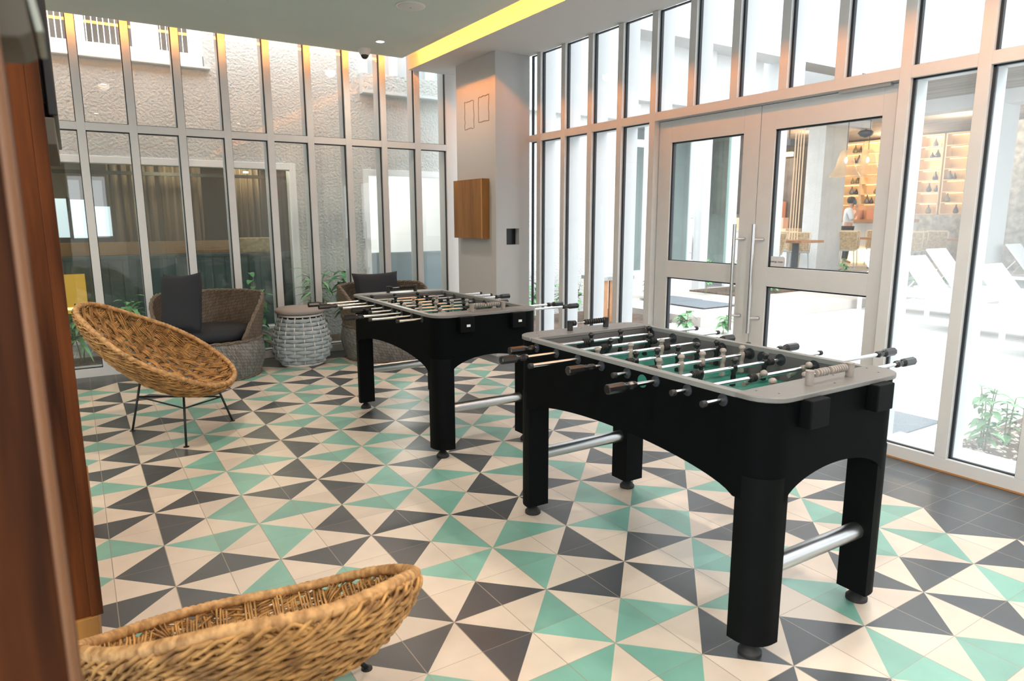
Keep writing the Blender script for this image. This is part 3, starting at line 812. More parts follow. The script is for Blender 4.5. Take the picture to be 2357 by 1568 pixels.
# ---------------------------------------------------------------- woven stool
st = tag(empty('woven_stool', (1.005, 4.13, 0)), 'round grey rope-woven stool with a taupe top pad between the armchairs', 'stool')
def sprof(z):
    P = [(0.03,.205),(.08,.245),(.15,.270),(.22,.272),(.30,.258),(.38,.236),(.45,.212),(.48,.200)]
    for (za, ra), (zb, rb_) in zip(P, P[1:]):
        if z <= zb: t = max(0, (z-za)/(zb-za)); return ra+(rb_-ra)*t
    return P[-1][1]
NV = 18
q = MB(); 
for j in range(12):
    z = .045+j*.0368; r0 = sprof(z); pts = []; rs = []
    n = NV*8
    for k in range(n):
        t = 2*PI*k/n; w = math.cos(NV*t/2+j*PI)
        r = r0+.010*w; pts.append((r*math.cos(t), r*math.sin(t), z+.002*math.sin(3*t+j)))
        rs.append(.0175+.0035*abs(w))
    q.tube(pts, rs, 8, closed=True, flat=.55, up=(0,0,1))
q.build('rope_weave', 'rope', st, smooth=True)
q = MB()
for k in range(NV):
    t = 2*PI*k/NV*1.0+PI/NV*0
    q.tube([((sprof(z)+.002)*math.cos(t), (sprof(z)+.002)*math.sin(t), z) for z in [.02+.46*i/14 for i in range(15)]], .0055, 6)
q.build('upright_rod', 'cctv_white', st, smooth=True)
q = MB(); q.lathe([(.19,.482),(.205,.484),(.208,.492),(.205,.500),(.17,.502)], n=48); q.lathe([(.195,.0),(.205,.004),(.205,.022),(.19,.03)], n=48); q.build('ring_frame', 'cctv_white', st, smooth='auto')
q = MB(); q.lathe([(.19,.503),(.215,.506),(.236,.518),(.243,.534),(.236,.549),(.212,.560),(.1,.567),(.001,.568)], n=56); q.build('seat_pad', 'stool_pad', st, smooth=True)

# ---------------------------------------------------------------- wood posts and devices on the left edge
m = MB(); m.box(-1.6, -.8435, -1.86, -1.75, 0, ZC-.002); m.box(-.849, -.8405, -1.87, -1.845, 0, ZC-.002, 1)  # thin lighter strip paints the highlight along the post's corner
structure(m.build('trim_4', ['dark_wood', 'dark_wood_highlight'], bevel=.004), 'dark red-brown wooden post at the left edge, nearest the camera')
m = MB(); m.box(-1.3, -.862, -.30, 1.2, .232, ZC-.002); m.box(-.87, -.8385, -.305, -.25, .232, ZC-.002); m.box(-1.3, -.853, -.31, 1.2, 0, .232, 1)
structure(m.build('wall_left_partition', ['dark_wood', 'wood_box'], bevel=.002), 'dark wooden partition seen on its narrow edge')
tv = tag(empty('television', (-.82, -.25, 1.69)), 'thin black television seen edge-on on the wooden partition', 'television')
q = MB(); q.box(-.012, .012, 0, 1.1, 0, .65); q.build('panel', 'tv_black', tv, bevel=.004)
q = MB(); q.box(-.026, -.012, .08, 1.0, .04, .6); q.build('back_cover', 'device', tv)
q = MB(); q.box(-.034, .002, -.0, .9, -.078, -.006); sb = tag(q.build('sound_bar', 'device', None, bevel=.002), 'narrow grey-brown bar mounted below the black television', 'sound bar'); sb.location = (-.82, -.25, 1.69)
dv = tag(empty('wall_speaker', (-.84, -1.75, 1.60)), 'dark grey box speaker with silver edge, top left by the near wooden post', 'speaker')
q = MB(); q.T = Matrix.Rotation(math.radians(-8), 4, 'Y'); q.prism([(-.03, .10), (-.028, -.02), (-.018, -.038), (.006, -.040), (.0165, -.036), (.024, .10)], -.06, .06, axis='y'); q.build('housing', 'device', dv, bevel=.002)
q = MB(); q.T = Matrix.Rotation(math.radians(-8), 4, 'Y'); q.box(.0185, .0245, -.062, .055, -.036, .10); q.build('side_trim', 'device_edge', dv, bevel=.001)
q = MB(); q.T = Matrix.Rotation(math.radians(-8), 4, 'Y'); q.box(-.018, .004, -.064, -.06, .0, .028); q.build('logo_plate', 'gasket', dv)

# ================================================================ outdoors: the wall behind the back glazing
def simple(name, mb, m_, label, cat, group=None, **k):
    return tag(mb.build(name, m_, None, **k), label, cat, group)
m = MB(); m.box(-6, 3.45, YB+.20, 5.45, -.10, .035); structure(m.build('planting_bed', 'soil'), 'dark soil strip between the back windows and the stucco wall')
WY = 5.45
m = MB()
def wallbox(x0, x1, z0, z1, y0=WY, y1=WY+.12): m.box(x0, x1, y0, y1, z0, z1)
wallbox(-6, -3, -.1, 4.5); wallbox(-3, 1.40, -.1, .17); wallbox(-3, 1.40, 2.03, 2.95); wallbox(.52, 1.40, 2.95, 4.5); wallbox(-3, .52, 4.3, 4.5)
wallbox(1.40, 2.20, -.1, 4.5); wallbox(2.20, 4.3, -.1, .17); wallbox(2.20, 4.3, 2.0, 2.87); wallbox(4.3, 6.56, -.1, 3.0)
m.box(2.2, 6.56, WY-.10, WY+.12, 2.87, 3.09); m.box(3.9, 6.56, WY-.0, WY+.12, 3.0, 4.5); m.box(2.2, 3.9, WY, WY+.12, 4.2, 4.5)
m.box(6.44, 6.56, WY+.12, 6.4, -.1, 4.5)
structure(m.build('building_wall', 'stucco'), 'rough white stucco wall of the neighbouring building')
m = MB(); m.box(2.2, 6.56, WY-.105, WY-.10, 2.868, 2.90); m.box(2.2, 6.5, WY-.10, WY, 2.862, 2.87); structure(m.build('trim_7', 'soffit_out'), 'smooth grey lower lip of the stucco band')
def ext_window(x0, x1, z0, z1, name, label, glassm='glass_green', fr=.07, mull=()):
    w = tag(empty(name, (x0, WY, z0)), label, kind='structure')
    q = MB(); q.T = Matrix.Translation((-x0, -WY, -z0)); y0, y1 = WY-.012, WY+.14
    q.box(x0, x0+fr, y0, y1, z0, z1); q.box(x1-fr, x1, y0, y1, z0, z1); q.box(x0+fr, x1-fr, y0, y1, z1-fr, z1); q.box(x0+fr, x1-fr, y0, y1, z0, z0+.035)
    for mx_ in mull: q.box(mx_-.02, mx_+.02, y0+.03, y1, z0, z1-fr)
    q.build('window_frame', 'white_frame', w, bevel=.003)
    q = MB(); q.T = Matrix.Translation((-x0, -WY, -z0)); q.add([(x0+fr, WY+.05, z0), (x1-fr, WY+.05, z0), (x1-fr, WY+.05, z1-fr), (x0+fr, WY+.05, z1-fr)], [(0,1,2,3)])
    q.build('window_pane', glassm, w)
ext_window(-3.0, 1.40, .17, 2.03, 'window_3', 'wide white-framed shop window opposite, dark bar room inside', 'glass_green')
ext_window(2.20, 4.30, .17, 2.00, 'window_4', 'white-framed window right of the stucco pier, pale room inside', 'glass_mist')
# room behind the wide window
for sx0 in (-4.2, 2.05):
    m = MB(); m.box(sx0, sx0+.1, 5.6, 7.6, .1, 2.9); structure(m.build('wall_bar_side', 'beige_room'), 'side wall of the room opposite')
m = MB(); m.box(-4.2, 2.15, 7.6, 7.7, .1, 2.9)
structure(m.build('wall_bar_room', 'beige_room'), 'brownish wall inside the room opposite')
m = MB(); m.box(-4.2, 2.15, 5.57, 7.7, 2.35, 2.45); m.box(-4.2, 2.15, 5.57, 7.7, .0, .1); structure(m.build('ceiling_bar_room', 'dark_room'), 'dark ceiling and floor of the room opposite')
m = MB(); m.box(-4.1, 1.5, 5.78, 5.82, .1, 1.0, 0)
for k in range(44): m.box(-4.1+k*.128, -4.1+k*.128+.119, 5.768, 5.782, .1, .985)
m.box(-4.1, 1.5, 5.76, 5.86, 1.0, 1.03)
simple('plank_partition', m, 'teal_plank', 'low blue-grey vertical plank partition behind the wide shop window', 'partition')
m = MB(); m.box(-4.1, .78, 6.0, 6.5, 1.03, 1.07); m.box(-4.1, .78, 6.02, 6.06, 1.05, 1.17); simple('bar_counter', m, 'bar_wood', 'long brown wooden bar counter above the blue-grey planks', 'counter')
m = MB(); m.box(.80, 1.25, 5.95, 6.35, 1.03, 1.19); simple('wooden_crate', m, 'rattan', 'pale wooden box on the bar behind the shop window', 'box')
for nm, x0, x1 in (('left', -.40, .10), ('mid', .15, .62), ('right', .95, 1.35)):
    m = MB(); n = 26
    for k in range(n):
        a, b_ = x0+(x1-x0)*k/n, x0+(x1-x0)*(k+1)/n
        d = .03*math.sin(k*1.3); d2 = .03*math.sin((k+1)*1.3)
        m.add([(a, 6.9+d, 1.03), (b_, 6.9+d2, 1.03), (b_, 6.9+d2, 2.32), (a, 6.9+d, 2.32)], [(0,1,2,3)])
    simple('curtain', m, 'curtain', {'left': 'beige curtain in the shop window, left of three', 'mid': 'beige curtain in the middle of the shop window', 'right': 'beige curtain at the right end of the shop window'}[nm], 'curtain', 'beige curtains in the room opposite', smooth=True)
for k, (x0, x1, z0, z1) in enumerate(((-1.05, -.83, 1.20, 1.66), (-.79, -.60, 1.19, 1.65), (-.55, -.38, 1.21, 1.57))):
    w = tag(empty('window_%d' % (5+k), (x0, 7.3, z0)), 'glowing pane imitating a window reflection in the back glazing', kind='structure')
    q = MB(); q.box(0, x1-x0, 0, .02, 0, z1-z0); q.build('window_pane', 'glow_reflection', w)  # glowing panes imitate reflections of bright windows behind the camera
    q = MB(); q.box(-.02, 0, -.01, .03, -.02, z1-z0+.02); q.box(x1-x0, x1-x0+.02, -.01, .03, -.02, z1-z0+.02); q.build('window_frame', 'dark_room', w)
m = MB(); m.box(-1.05, -.74, 5.68, 5.74, .46, .86); gb = simple('gold_panel', m, 'glow_gold', 'glowing golden panel low in the shop window, far left', 'lit panel')
q = MB(); q.box(-1.05, -.735, 5.675, 5.745, .50, .525); q.build('light_tube', 'glow_warm', gb)
for x, y, z in ((1.10, 6.6, 1.97), (.35, 6.5, 2.10)):
    q = MB(); q.lathe([(.03, 0), (.03, -.015)], c=(x, y, z+.03), n=16)
    simple('spot_lamp', q, 'glow_bulb', 'small lit ceiling spot in the shop window, over the pale box' if x > 1 else 'small lit ceiling spot above the middle curtain', 'lamp')
m = MB(); m.box(-4, 2, 6.6, 6.66, 1.92, 1.96); structure(m.build('trim_8', 'dark_room'), 'dark rail across the room opposite')
m = MB(); m.box(2.2, 4.6, 5.85, 5.9, .1, .95); m.box(2.2, 4.6, 5.83, 5.93, .95, .98)
simple('plank_partition', m, 'teal_plank', 'pale plank partition seen through the hazy window right of the pier', 'partition')
m = MB(); m.box(2.15, 5.0, 7.4, 7.5, 0, 3); m.box(2.15, 5, 5.6, 7.5, 2.3, 2.4); structure(m.build('wall_pale_room', 'plaster'), 'pale wall inside the room right of the pier')
# upper windows
w = tag(empty('window_8', (-3, WY, 2.95)), 'upper window with white box sill and brown shutter', kind='structure')
q = MB(); q.T = Matrix.Translation((3, -WY, -2.95)); q.box(-3, .50, WY-.05, WY+.1, 2.965, 3.085); q.box(-3, .57, WY-.07, WY+.1, 2.945, 2.965); q.build('window_sill', 'white_frame', w, bevel=.004)
q = MB(); q.T = Matrix.Translation((3, -WY, -2.95))
for k in range(70): q.box(-3+k*.05, -3+k*.05+.042, WY+.09, WY+.11, 3.085, 4.3)
q.build('shutter', 'taupe', w)
q = MB(); q.T = Matrix.Translation((3, -WY, -2.95))
for a, b_ in ((-2.0, -1.93), (-.62, -.52), (-.12, .12), (.40, .52), (-.97, -.93)): q.box(a, b_, WY+.03, WY+.10, 3.085, 4.3)
q.build('window_frame', 'white_frame', w)
w = tag(empty('window_9', (2.2, WY, 3.09)), 'white upper window above the stucco band', kind='structure')
q = MB(); q.T = Matrix.Translation((-2.2, -WY, -3.09))
for a, b_ in ((2.2, 2.32), (2.62, 2.70), (3.8, 3.9), (3.1, 3.2)): q.box(a, b_, WY+.03, WY+.10, 3.09, 4.2)
q.build('window_frame', 'white_frame', w)
q = MB(); q.T = Matrix.Translation((-2.2, -WY, -3.09)); q.box(2.2, 3.9, WY+.10, WY+.12, 3.09, 4.2); q.build('curtain', 'grey_panel', w)

# ================================================================ plants
def plant(name, x, y, z, h, n, spread, leafm, label, seed, stems=3, ll=.13, lw=.028, group=None, bare=.35):
    rr = random.Random(seed); T = tag(empty(name, (x, y, z)), label, 'plant', group)
    qs = MB(); ql = MB()
    for s in range(stems):
        a = rr.uniform(0, 2*PI); sp_ = spread*rr.uniform(.15, .6); hh = h*rr.uniform(.7, 1.)
        top = Vector((math.cos(a)*sp_, math.sin(a)*sp_, hh)); mid = Vector((math.cos(a)*sp_*.3, math.sin(a)*sp_*.3, hh*.5))
        base = Vector((math.cos(a)*.02, math.sin(a)*.02, 0))
        cur = [base*(1-t)**2+mid*2*t*(1-t)+top*t*t for t in [i/8 for i in range(9)]]
        qs.tube(cur, [.006-.0004*i for i in range(9)], 5)
        for k in range(n):
            t = bare+(1-bare)*(k+rr.random())/n; i = min(7, int(t*8)); p = cur[i].lerp(cur[i+1], t*8-i)
            az = rr.uniform(0, 2*PI)+k*2.4; el = rr.uniform(.1, .9)*(.4+t); L_ = ll*rr.uniform(.65, 1.2); w_ = lw*rr.uniform(.8, 1.2)
            d = Vector((math.cos(az), math.sin(az), 0)); side = Vector((-d.y, d.x, 0)); pts = []
            for m_ in range(6):
                f_ = m_/5; ww = w_*math.sin(PI*min(1, f_*.93+.07))**.8*(1 if f_ < .98 else 0)
                c = p+d*(L_*f_*math.cos(el*(1-f_*.9)))+Vector((0, 0, L_*(math.sin(el)*f_-.75*f_*f_)))
                pts += [c-side*ww+Vector((0,0,ww*.25)), c, c+side*ww+Vector((0,0,ww*.25))]
            ql.add(pts, [(m_*3+j, m_*3+j+1, m_*3+j+4, m_*3+j+3) for m_ in range(5) for j in range(2)])
    qs.build('stem', 'stem', T, smooth=True); ql.build('foliage', leafm, T, smooth=True)
    return T
G1 = 'green shrubs in the strip behind the back windows'
for i, (x, y, h, lbl, ll, lw, bare) in enumerate([
    (-.83, 5.15, .62, 'long-leaved green shrub at the left end of the strip, by the wooden partition', .26, .022, .45),
    (-.36, 5.15, .62, 'leafy green shrub above the rim of the egg shaped chair', .16, .026, .4),
    (-.08, 5.2, .58, 'green shrub behind the cushion of the left armchair', .14, .026, .4),
    (.78, 5.06, .80, 'tall bright green shrub between the left armchair and the stool', .15, .032, .05),
    (1.13, 4.84, .26, 'low dark green shrub left of the stool', .14, .028, .05),
    (1.44, 5.04, .80, 'shrub with long drooping leaves behind the stool', .24, .020, .5),
    (1.84, 5.2, .80, 'broad-leaved bright green shrub between the stool and the right armchair', .18, .036, .45),
    (2.70, 5.25, .62, 'pale shrub behind the right armchair', .14, .022, .4)]):
    plant('shrub', x, y, .035, h, 16, .20, 'leaf' if i in (3, 4, 6) else 'leaf_light', lbl, 40+i, 4, ll, lw, G1, bare)

# ================================================================ outdoors: courtyard on the right
m = MB(); m.box(XR+.19, 60, -40, 60, -.30, -.021)
m = MB(); m.add([(XR+.05, -40, -.021), (60, -40, -.021), (60, 60, -.021), (XR+.05, 60, -.021)], [(0,1,2,3)])
g_ = structure(m.build('ground_paving', 'paving'), 'pale stone paving of the courtyard')
nt = MAT['paving'].node_tree; b = nt.nodes['Principled BSDF']
tc = nt.nodes.new('ShaderNodeTexCoord'); bt = nt.nodes.new('ShaderNodeTexBrick'); bt.offset = 0.; bt.inputs['Scale'].default_value = 1.
bt.inputs['Brick Width'].default_value = .9; bt.inputs['Row Height'].default_value = .9; bt.inputs['Mortar Size'].default_value = .006
bt.inputs['Color1'].default_value = (.56, .55, .535, 1); bt.inputs['Color2'].default_value = (.52, .505, .485, 1); bt.inputs['Mortar'].default_value = (.40, .38, .35, 1)
nt.links.new(tc.outputs['Object'], bt.inputs[0]); nt.links.new(bt.outputs['Color'], b.inputs['Base Color'])
m = MB(); m.box(3.40, 6.1, 4.10, WY, -.02, .03); structure(m.build('planting_bed', 'soil'), 'soil bed at the foot of the white stucco wall')
m = MB(); m.box(3.60, 5.0, -3.5, -.62, -.02, .02); structure(m.build('planting_bed', 'soil'), 'pebbly soil bed outside the right windows')
m = MB(); m.box(6.15, 12.2, 3.65, 6.4, -.02, .10); m.box(6.12, 12.2, 3.60, 3.66, -.02, .115); structure(m.build('raised_platform', 'kerb'), 'low pale stone platform in front of the far glass doors')
m = MB(); m.box(8.6, 14.0, 5.0, 6.1, .10, .125); structure(m.build('planting_bed', 'soil'), 'narrow soil bed along the platform')
def matobj(x0, x1, y0, y1, z, label):
    q = MB(); q.box(x0, x1, y0, y1, z, z+.012); return simple('door_mat', q, 'mat_grey', label, 'mat', None, bevel=.003)
matobj(3.66, 4.25, -.30, 1.50, -.021, 'speckled grey doormat just outside the glazed double door')
matobj(6.85, 7.6, 4.2, 4.92, .115, 'grey mat on the raised platform, nearer half')
matobj(6.9, 7.65, 4.94, 5.6, .115, 'grey mat on the raised platform, further half')
# pebbles in the near bed
q = MB(); rr = random.Random(11)
for k in range(900):
    x, y = rr.uniform(3.62, 4.6), rr.uniform(-2.2, -.64); r = rr.uniform(.006, .02)
    vs = [(x+r*a*rr.uniform(.7,1.2), y+r*b_*rr.uniform(.7,1.2), .02+r*.6*c) for a, b_, c in ((1,0,0),(0,1,0),(-1,0,0),(0,-1,0),(0,0,1),(0,0,-1))]
    q.add(vs, [(0,1,4),(1,2,4),(2,3,4),(3,0,4),(1,0,5),(2,1,5),(3,2,5),(0,3,5)])
pb = q.build('pebbles', 'pebble'); tag(pb, 'loose pale pebbles and bark covering the bed by the right windows', 'pebbles', kind='stuff')
for i, a in enumerate([
    (3.74, -.78, .02, .42, 12, .12, 'upright dark green shrub at the near left corner of the pebbly bed', 4, .09, .022, .1),
    (3.98, -.80, .02, .30, 9, .10, 'small green shrub second from the window post in the pebbly bed', 3, .08, .022, .2),
    (4.32, -.86, .02, .50, 9, .14, 'thin shrub at the right edge of the picture', 3, .09, .02, .3),
    (4.15, -1.0, .02, .28, 8, .12, 'short pale shrub on the pebbles by the right edge', 3, .09, .02, .2)]):
    plant('shrub', a[0], a[1], a[2], a[3], a[4], a[5], 'leaf_light', a[6], 80+i, a[7], a[8], a[9], 'shrubs in the pebbly bed', a[10])
for i, (x, y, z, h, lbl) in enumerate([
    (4.45, 5.10, .03, .62, 'plant at the stucco wall right beside the pillar'), (4.72, 4.80, .03, .55, 'plant seen between the first and second slim window posts'),
    (4.86, 4.72, .03, .55, 'broad-leaved plant seen between the second and third window posts'), (5.92, 4.28, .03, .52, 'pale shrub left of the double door frame'),
    (7.2, 5.75, .10, .45, 'small green shrub behind the grey mats'), (8.4, 5.55, .12, .62, 'bare-stemmed green shrub behind the mats'), (9.05, 5.5, .12, .60, 'bright green shrub by the door pull'),
    (5.62, 3.40, -.02, .30, 'low leafy shrub at the platform corner'), (5.98, 3.12, -.02, .24, 'smaller low shrub beside the platform corner'),
    (9.6, 5.05, .12, .30, 'small plant in the narrow bed, left of two'), (11.2, 5.2, .12, .28, 'small plant in the narrow bed, right of two'),
    (13.2, 5.9, .02, .62, 'rosette plant at the foot of the restaurant beside a white lounger'), (12.3, 4.0, -.02, .7, 'pale green shrub between two white loungers'), (13.6, 4.1, -.02, .5, 'pale green shrub right of the lounger backrest'),
    (15.2, 3.9, -.02, .8, 'grey-green shrub at the foot of the right white column')]):
    plant('shrub', x, y, z, h, 9, .16, 'leaf_light', lbl, 120+i, 3, .13, .034, 'courtyard shrubs', .35)
# slatted wooden unit by the stucco wall
wu = tag(empty('slatted_cabinet', (5.36, 4.62, .03)), 'small brown slatted wooden cabinet with grey top seen between the window posts', 'cabinet')
q = MB(); q.box(-.26, .30, -.22, .25, .56, .61); q.build('top_slab', 'stone', wu)
q = MB()
for k in range(4): q.box(-.24+k*.12, -.24+k*.12+.085, -.20, -.17, .0, .56)
for k in range(5): q.box(-.245, -.215, -.19+k*.085, -.19+k*.085+.06, .0, .56)
q.build('slat', 'table_wood', wu)
# left building facade
m = MB(); m.box(6.56, 7.36, 6.4, 6.6, 0, 6.5); m.box(7.84, 8.18, 6.4, 6.6, 0, 6.5); m.box(9.0, 9.2, 6.25, 6.6, 0, 6.5); m.box(6.56, 10.7, 6.4, 6.6, 3.1, 6.5); m.box(10.6, 10.7, 6.4, 6.6, 0, 3.1)
structure(m.build('building_facade', 'white_out'), 'white rendered facade with tall glass doors across the courtyard')
m = MB(); m.box(6.4, 14.2, 5.9, 6.4, 4.35, 4.95); m.box(6.4, 14.2, 6.2, 6.4, 3.35, 3.6); structure(m.build('facade_ledge', 'white_out'), 'white horizontal ledge of the building across the courtyard')
m = MB(); m.box(7.84, 8.18, 6.38, 6.40, .1, 3.1); structure(m.build('facade_stone', 'stone'), 'narrow strip of rough grey stone by the far glass door')
def far_door(num, x0, x1, z0, z1, label, hx, gm='glass_green', st=.12):
    d = tag(empty('door_%d' % num, (x0, 6.42, .1)), label, kind='structure')
    q = MB(); w_ = x1-x0; h_ = z1-.1
    q.box(0, st, 0, .05, 0, h_); q.box(w_-st, w_, 0, .05, 0, h_); q.box(st, w_-st, 0, .05, h_-st, h_); q.box(st, w_-st, 0, .05, 0, z0-.1); q.build('door_frame', 'white_frame', d)
    q = MB(); q.add([(st, .03, z0-.1), (w_-st, .03, z0-.1), (w_-st, .03, h_-st), (st, .03, h_-st)], [(0,1,2,3)]); q.build('glass_pane', gm, d)
    q = MB(); q.tube([(hx-x0, -.07, .55), (hx-x0, -.07, 1.45)], .014, 8); q.cyl((hx-x0, -.07, .68), (hx-x0, 0, .68), .01, 8); q.cyl((hx-x0, -.07, 1.32), (hx-x0, 0, 1.32), .01, 8); q.build('door_handle', 'steel', d, smooth=True)
far_door(3, 7.36, 7.84, .5, 2.75, 'narrow white-framed glass door beside the grey stone strip', 7.78)
far_door(4, 8.18, 9.0, .45, 2.9, 'white-framed glass door with steel pull, seen through the left leaf', 8.90)
w = tag(empty('window_10', (9.2, 6.42, .2)), 'large grey reflecting shop pane beyond the white stucco pier', kind='structure')
q = MB(); q.box(0, .72, 0, .01, 0, 2.9); q.build('window_pane', 'glass_green', w)
q = MB(); q.box(.72, .94, -.02, .06, -.1, 2.9); q.box(.82, .83, -.03, -.02, -.1, 2.9); q.build('window_frame', 'white_frame', w)
m = MB(); m.box(7.3, 11.6, 7.6, 7.7, 0, 3.2); m.box(7.3, 11.6, 6.6, 7.7, 3.1, 3.2); structure(m.build('wall_shop_back', 'grey_panel'), 'grey wall inside the glass-fronted shop')
m = MB(); m.box(10.14, 11.6, 6.9, 7.0, 1.5, 3.1); structure(m.build('wall_dark_panel', 'taupe'), 'dark panel beside the far shop window')
# sun loungers
def lounger(x, y, label, first=[None]):
    if first[0] is None:
        T = empty('sun_lounger', (0, 0, 0))
        q = MB(); t = .03
        for s in (0, .62): q.box(s, s+.045, -1.95, 0, .27, .33)
        for yy in (-1.95, -1.0, -.045): q.box(.045, .62, yy, yy+.045, .275, .325)
        q.build('frame', 'lounger', T, bevel=.004)
        for lx in (0, .62):
            for ly in (-1.75, -.25):
                q = MB(); q.box(lx, lx+.045, ly, ly+.05, 0, .27); q.build('leg', 'lounger', T)
        q = MB(); q.box(.03, .635, -1.93, -.58, .33, .355); q.build('seat_panel', 'lounger', T, bevel=.004)
        q = MB(); q.T = Matrix.Translation((0, -.58, .345)) @ Matrix.Rotation(math.radians(52), 4, 'X'); q.box(.03, .635, 0, .74, -.012, .018); q.build('backrest', 'lounger', T, bevel=.004)
        q = MB()
        for lx in (.08, .57): q.cyl((lx, -.30, .62), (lx, -.05, .31), .009, 8)
        q.build('prop', 'lounger', T)
        first[0] = T; o = T
    else: o = copy_tree(first[0])
    o.location = (x, y, -.021); tag(o, label, 'sun lounger', 'white sun loungers in the courtyard'); return o
for x, y, l in [(10.83, 3.28, 'white lounger whose raised backrest shows in the pane right of the door'), (9.60, 3.70, 'white lounger partly hidden by the right door jamb'), (8.30, 2.35, 'white lounger with seat end showing in the pane right of the door'),
                (14.23, 3.5, 'white lounger in front of the right white column'), (7.25, 1.02, 'largest, nearest white lounger at the right edge'), (14.95, 3.35, 'white lounger cut by the right edge, beside the stone wall'), (12.6, 2.2, 'white lounger behind the nearest one')]:
    lounger(x, y, l)

# ================================================================ restaurant
m = MB(); m.box(14.4, 21, -6, 16, -.02, .20); m.box(10.9, 14.4, 6.2, 16, -.02, .20); structure(m.build('floor_restaurant', 'grey_panel'), 'raised floor of the open-air restaurant')
m = MB(); m.box(11.0, 21, -6, 16, 3.75, 3.85); structure(m.build('ceiling_restaurant', 'ceil_wood'), 'rough brown ceiling of the restaurant')
m = MB(); m.box(19.9, 20.0, -6, 16, .2, 3.75); structure(m.build('wall_restaurant_back', 'beige_room'), 'back wall of the restaurant')
m = MB(); m.box(19.3, 19.9, 6.4, 8.0, .2, 1.5); m.box(17.5, 17.7, -6, 5.0, .2, 3.6); structure(m.build('wall_restaurant_stone', 'stone'), 'rough grey stone wall')
m = MB(); m.box(17.2, 17.3, 10.2, 16, .2, 3.15); structure(m.build('wall_restaurant_taupe', 'taupe'), 'dark taupe wall behind the hanging ropes')
m = MB(); m.box(13.95, 14.4, -20, 7.9, 3.50, 4.30); m.box(14.0, 14.3, -20, 12, 4.3, 9); structure(m.build('building_upper', 'white_out'), 'white upper floors above the restaurant')
m = MB(); m.box(11.0, 14.0, 7.9, 16, 3.85, 9); m.box(10.9, 11.0, 6.2, 16, 3.85, 9); structure(m.build('building_upper', 'white_out'), 'white upper wall left of the restaurant front')
for i, (x0, x1, y0, y1, l) in enumerate(((13.66, 14.55, 6.93, 7.36, 'thick white column in front of the restaurant, seen through the right door leaf'), (13.9, 14.6, 3.55, 4.0, 'white column at the right, before the grey stone wall'), (10.82, 11.0, 6.0, 6.2, 'slim grey column left of the hanging ropes'))):
    m = MB(); m.box(x0, x1, y0, y1, -.02, 3.85); structure(m.build('building_column', 'stucco' if i == 0 else 'white_out'), l)
# lit shelving
def shelf_unit(y0, y1, zs, label):
    T = tag(empty('wall_shelf', (19.55, (y0+y1)/2, zs[0]), 0), label, 'shelves', 'lit wall shelves'); c = (y0+y1)/2; z0 = zs[0]
    q = MB(); q.box(.30, .34, y0-c, y1-c, 0, zs[-1]-z0); q.build('back_panel', 'shelf_wood', T)
    q = MB()
    for z in zs: q.box(0, .30, y0-c, y1-c, z-z0-.012, z-z0+.012)
    for y in (y0-c, y1-c): q.box(0, .30, y-.015, y+.015, 0, zs[-1]-z0)
    q.build('shelf_board', 'shelf_wood', T)
    for z in zs[1:]:
        q = MB(); q.box(.22, .27, y0-c+.03, y1-c-.03, z-z0-.035, z-z0-.015); q.build('light_strip', 'glow_warm', T)
Z1 = [1.52, 1.83, 2.12, 2.44, 2.74, 3.05, 3.36, 3.68]
shelf_unit(9.54, 10.25, Z1, 'warmly lit wooden shelves with vases, behind the man')
shelf_unit(8.75, 9.50, Z1, 'warmly lit wooden shelves right of the man, behind the pendant lamp')
shelf_unit(7.25, 7.85, Z1, 'lit wooden shelves with vases seen left in the hazy right pane')
shelf_unit(6.60, 7.17, Z1, 'lit wooden shelves seen right in the hazy right pane')
def vase(y, zi, h, r, m_, label):
    q = MB(); q.lathe([(r*.55,0),(r*.95,h*.12),(r,h*.25),(r*.8,h*.45),(r*.42,h*.68),(r*.22,h*.85),(r*.25,h),(r*.2,h)], n=14)
    o = q.build('vase', m_, None, smooth=True); o.location = (19.66, y, Z1[zi]+.012); tag(o, label, 'vase', 'teardrop vases on the lit shelves')
VA = [(9.83,6,.24,.075,'vase_olive','tall olive vase on the top left shelf'),(9.66,6,.20,.06,'vase_olive','small olive vase beside the tall one on the top left shelf'),(9.83,5,.17,.06,'vase_dark','small black vase on the second shelf from the top'),(9.69,5,.26,.075,'vase_grey','grey leaning vase on the second shelf from the top'),
 (9.84,3,.19,.055,'vase_olive','small olive vase on the fourth shelf from the top'),(9.66,3,.26,.08,'vase_olive','dark amber vase on the fourth shelf from the top'),(9.84,2,.25,.08,'vase_grey','grey vase on the shelf above the man'),(9.69,2,.17,.06,'vase_dark','black vase on the shelf above the man'),
 (9.08,2,.20,.065,'vase_olive','lone olive vase on the right-hand shelves'),(9.33,1,.27,.08,'vase_grey','tall blue-grey vase right of the man'),(9.19,1,.20,.06,'vase_dark','small dark vase right of the man, beside the tall one'),
 (7.50,6,.22,.07,'vase_grey','vase on the top shelf, left hazy unit'),(7.42,5,.22,.08,'vase_dark','dark vase on the second shelf, left hazy unit'),(7.56,5,.16,.06,'vase_dark','small dark vase on the second shelf, left hazy unit'),(7.42,3,.25,.07,'vase_dark','vase on the fourth shelf, left hazy unit'),
 (7.05,3,.25,.08,'vase_grey','larger vase on the fourth shelf, right hazy unit'),(6.92,3,.18,.05,'vase_dark','smaller vase on the fourth shelf, right hazy unit'),(7.56,2,.25,.07,'vase_dark','vase on the fifth shelf, left hazy unit'),(7.36,2,.18,.06,'vase_dark','small vase on the fifth shelf, left hazy unit'),
 (7.05,1,.25,.08,'vase_olive','olive vase on the sixth shelf, right hazy unit'),(7.52,0,.25,.08,'vase_olive','olive vase on the lowest shelf, left hazy unit'),(6.80,0,.25,.07,'vase_dark','dark vase on the lowest shelf, right hazy unit')]
for v in VA: vase(*v)
